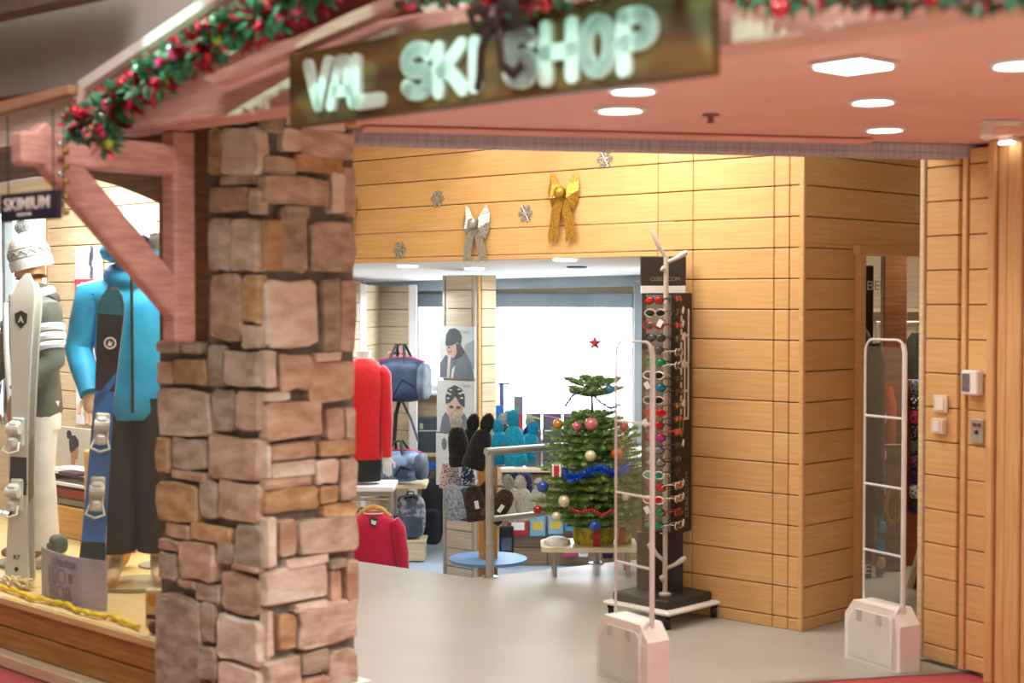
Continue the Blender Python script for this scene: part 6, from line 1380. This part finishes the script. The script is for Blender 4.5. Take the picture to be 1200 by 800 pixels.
q_ = at(1033, 430, 9.35); t = thing('accessory_strip', 'hanging strip of small colourful accessories behind the security gate', 'accessory strip', (q_.x, 9.35, 0))
zt_ = at(1033, 480, 9.35).z; zb_ = at(1033, 690, 9.35).z; B((0, .01, (zt_+zb_)/2), (.05, .006, zt_-zb_), .001).build('backing', mat('strip_blue', '#6c8ca0', '#5c7c90', 9), t)
for k, c in enumerate(('#b0c8d8', '#3c5870', '#d8b0b4', '#e8e8e8', '#6ca8c8', '#d8d890', '#38a0d8', '#2c90d0', '#e0b888', '#8898a0')):
    zz_ = zt_-(zt_-zb_)*(k+.5)/10; MB().ell((0.004*(-1)**k, -.012, zz_), (.03, .016, .036), 12, 8, None, .7).build('item', mat('item_%d' % k, c, None, 9, rough=.4), t, True)
# clothes row behind the folded door and stair string
q_ = rm(1072, 9.7); cols = ['#2c2f6c', '#e4e4ee', '#242838', '#7c86a8', '#1e2a4a', '#c8386c', '#20242c', '#5c6c60', '#2c3c66']
t = thing('sock_rack', 'tall rack of patterned socks behind the folded door', 'rack', (q_.x, q_.y, 0)); zt_ = at(1072, 445, 9.7).z; zb_ = at(1072, 602, 9.7).z
B((.02, .05, zt_/2), (.14, .02, zt_), .004).build('back_board', mat('rust_board', '#a5562c', '#8f4824', 4, (1, 1, 8), .5), t)
for k, c in enumerate(cols): z = zt_-(zt_-zb_)*(k+.5)/9; MB().ell((.03, .015, z), (.055, .03, .05), 14, 8, None, .6).build('sock_pair', dots('sock_%d' % k, c, cols[(k+3) % 9], 45), t, True)
t = thing('stair_string', 'pale wooden stair string rising behind the security gate', 'staircase', rm(1070, 9.0)); p0_ = at(1058, 722, 9.0); p1_ = at(1092, 606, 9.0); o_ = rm(1070, 9.0)
for off_ in (0, .10):
    a = p0_-o_+Vector((0, 0, -off_)); b = p1_-o_+Vector((0, 0, -off_)); d = (b-a).normalized(); MB().box((a+b)/2, ((b-a).length, .05, .055), Matrix((d, Vector((0, 1, 0)), d.cross(Vector((0, 1, 0))))).transposed(), .005).build('string_board', wood_pale, t)
q_ = rm(1040, 11.6); o = thing('wall_shelving', 'pale wall shelving at the far end of the room behind the doorway', 'shelf', q_)
B((0, .1, 1.0), (1.6, .05, 2.0), .004).build('back_panel', wood_gr, o)
for k in range(4): B((0, -.05, .45+.42*k), (1.6, .28, .025), .003).build('shelf_board', wood_pale, o)
for k in range(7):
    z = .4625+.42*(k % 3); x = -.7+.22*k; b_ = thing('shelf_box', '%s box on the far wall shelving' % ('grey', 'white', 'blue', 'black', 'green', 'red', 'tan')[k], 'box', q_+Vector((x, -.05, z))); B((0, 0, .09), (.16, .2, .18), .005).build('carton', mat('carton_%d' % k, ('#8b8b90', '#e6e6e6', '#3c5c9c', '#26262a', '#4c7c5c', '#a83a3a', '#b89a6c')[k], None, 6), b_); B((0, -.102, .1), (.1, .004, .06)).build('label', white_pl, b_)

# ================================================================== GARLANDS AND BOW ON THE GABLE
leaf_m = mat('garland_green', '#4c8f6c', '#2a6244', 9, rough=.4, lo=.3, hi=.7); leaf_r = mat('garland_red_foil', '#d0284a', '#a01430', 9, rough=.3, metal=.4); pinkb = mat('pink_bauble', '#e0508c', '#c8387a', 6, rough=.15, metal=.3, coat=.5); goldl = mat('lime_gold', '#a8b83c', '#8c9c2c', 8, rough=.3, metal=.4)
G_LAST = []
def garland(name, label, pts, rad, n, nb, seed, w=.05):
    rr = random.Random(seed); P = [onpl(x, y, bm0, bm0+dF, o_) for x, y, o_ in pts]; t = thing(name, label, 'garland', P[0])
    seg_ = [(P[i+1]-P[i]).length for i in range(len(P)-1)]; tot = sum(seg_)
    def pt(u):
        d = u*tot
        for i, l in enumerate(seg_):
            if d <= l or i == len(seg_)-1: return P[i].lerp(P[i+1], min(1, d/l))
            d -= l
    G_LAST.append(t)
    MB().tube([pt(i/30)-P[0] for i in range(31)], .008, 6).build('wire', wood_dk, t)
    for mi, (m, nm, k) in enumerate(((leaf_m, 'leaves', n), (leaf_r, 'foil_leaves', int(n*.55)))):
        mb = MB()
        for i in range(k):
            c = pt(rr.random())-P[0]; d = Vector((rr.gauss(0, 1), rr.gauss(0, 1), rr.gauss(0, 1))).normalized(); l_ = rr.uniform(.5, 1)*rad; c = c+d*l_*.35; s_ = d.orthogonal().normalized()*w*.3*rr.uniform(.7, 1.1); up_ = d.cross(s_)*.3
            mb.add([c, c+d*l_*.5+s_+up_, c+d*l_, c+d*l_*.5-s_+up_], [(0, 1, 2), (0, 2, 3)])
        o = mb.build(nm, m, t, fix=False); o['kind'] = 'stuff'
    for i in range(nb):
        c = pt((i+.5)/nb)-P[0]+Vector((rr.uniform(-1, 1), -.6, rr.uniform(-1, 1)))*rad*.6; r = rr.uniform(.014, .024); MB().ell(c, (r, r, r), 12, 8).build('bauble', (pinkb, redb, silv, pinkb, goldl, redb)[i % 6], t, True)
garland('gable_garland', 'green garland with red foil and pink baubles along the gable slope', [(90, 148, .42), (112, 142, .42), (145, 118, .42), (185, 88, .42), (235, 56, .42), (290, 28, .42), (338, 4, .42), (400, -36, .42)], .072, 1500, 46, 5, .06)
garland('garland_tail', 'drooping tail of the green gable garland at its lower end', [(140, 112, .44), (130, 140, .44), (122, 168, .44)], .07, 170, 5, 6)
g_main, g_tail = G_LAST[0], G_LAST[1]
for c in list(g_tail.children): c.location = g_tail.location-g_main.location; c.parent = g_main
bpy.data.objects.remove(g_tail)
garland('beam_garland', 'green garland with red baubles draped on top of the sign and beam', [(468, -6, .16), (500, -14, .17), (560, -10, .17), (612, 0, .17), (650, -12, .17), (720, -34, .17), (800, -40, .14), (880, -12, .12), (920, -6, .12), (980, -12, .12), (1040, -8, .12), (1100, -10, .12), (1150, -6, .12), (1230, -10, .12)], .055, 1100, 26, 9)
for i, (px, py, r, lb) in enumerate(((914, 9, .026, 'red bauble hanging over the mint patch of the beam'), (478, 6, .022, 'red bauble hanging left of the dark bow'), (1092, 0, .020, 'red bauble hanging over the entrance beam'))):
    p = onpl(px, py, bm0, bm0+dF, .15); t = thing('bauble', lb, 'bauble', p); MB().ell((0, 0, 0), (r, r, r), 16, 10).build('ball', redb, t, True); MB().lathe([(r*.25, r*.92), (r*.25, r*1.2), (r*.1, r*1.25)], n=10).build('cap', gold, t, True)
dkb = mat('dark_ribbon', '#3c2a26', '#2c1e1b', 9, rough=.4)
p = onpl(582, 24, bm0, bm0+dF, .22); t = thing('hanging_bow', 'dark brown ribbon bow hanging in front of the sign letters', 'bow', p, aF)
t.scale = (1.0, 1.0, 1.25)
for sg in (-1, 1):
    MB().tube([(0, 0, 0), (sg*.045, -.03, .03), (sg*.085, -.02, .022), (sg*.08, 0, -.012), (sg*.03, .01, -.012), (0, 0, 0)], .018, 7, flat=.35).build('loop', dkb, t, True)
MB().tube([(0, 0, 0), (-.03, -.01, -.03), (-.06, 0, -.06), (-.065, 0, -.12), (-.075, 0, -.15)], .016, 7, flat=.4).build('tail', dkb, t, True)
MB().tube([(0, 0, 0), (.02, -.01, -.05), (.03, -.01, -.10), (.07, -.005, -.125), (.10, 0, -.105)], .015, 7, flat=.5).build('tail', dkb, t, True)
MB().ell((0, -.01, 0), (.026, .02, .024), 12, 8).build('knot', dkb, t, True)

q_ = rm(1076, 10.3); t = thing('clothes_rail', 'steel clothes rail carrying the dark olive jacket', 'rack', q_); zr_ = at(1074, 395, 10.3).z+.105
for x in (-.3, .45): MB().cyl((x, 0, 0), (x, 0, zr_), .013).build('upright', steel, t, True); B((x, 0, .012), (.04, .4, .024), .004).build('foot', steel, t)
MB().cyl((-.3, 0, zr_), (.45, 0, zr_), .012).build('rail', steel, t, True)

# ------------------------------------------------------------------ second level: pieces that belong to a part go under that part
SUB = {'collar': 'jacket', 'sleeve_band': 'jacket', 'front_placket': 'jacket', 'inner_hem': 'jacket', 'shoulder_yoke': 'jacket', 'hood': 'jacket', 'zigzag_band': 'crown', 'stripe': 'crown', 'cuff': 'crown', 'pompom': 'crown',
       'pink_tab': 'body', 'seam': 'body', 'end_panel': 'body', 'cap': 'ball', 'print': 'sheet', 'goggle_strap': 'helmet_shell', 'goggle_lens': 'helmet_shell', 'pole_foot': 'pole', 'twig': 'pole', 'holder': 'pole', 'mirror_strip': 'tower', 'logo_letter': 'tower',
       'logo_outline': 'tower', 'recess': 'base', 'side_panel': 'base', 'neckband': 'body', 'swing_tag': 'body', 'red_block': 'panel', 'graphic': 'blade', 'edge': 'blade', 'base_flange': 'post', 'castor': 'base_board', 'rocker': 'plate'}
base_name = lambda o: o.name.rsplit('.', 1)[0] if o.name[-3:].isdigit() and '.' in o.name else o.name
for o in list(bpy.data.objects):
    if o.type == 'EMPTY' and o.parent is None:
        kids = list(o.children); by = {}
        for c in kids: by.setdefault(base_name(c), c)
        for c in kids:
            p_ = by.get(SUB.get(base_name(c), ''))
            if p_ and p_ is not c and p_.location.length < 1e-6 and Vector(p_.rotation_euler).length < 1e-6: c.parent = p_
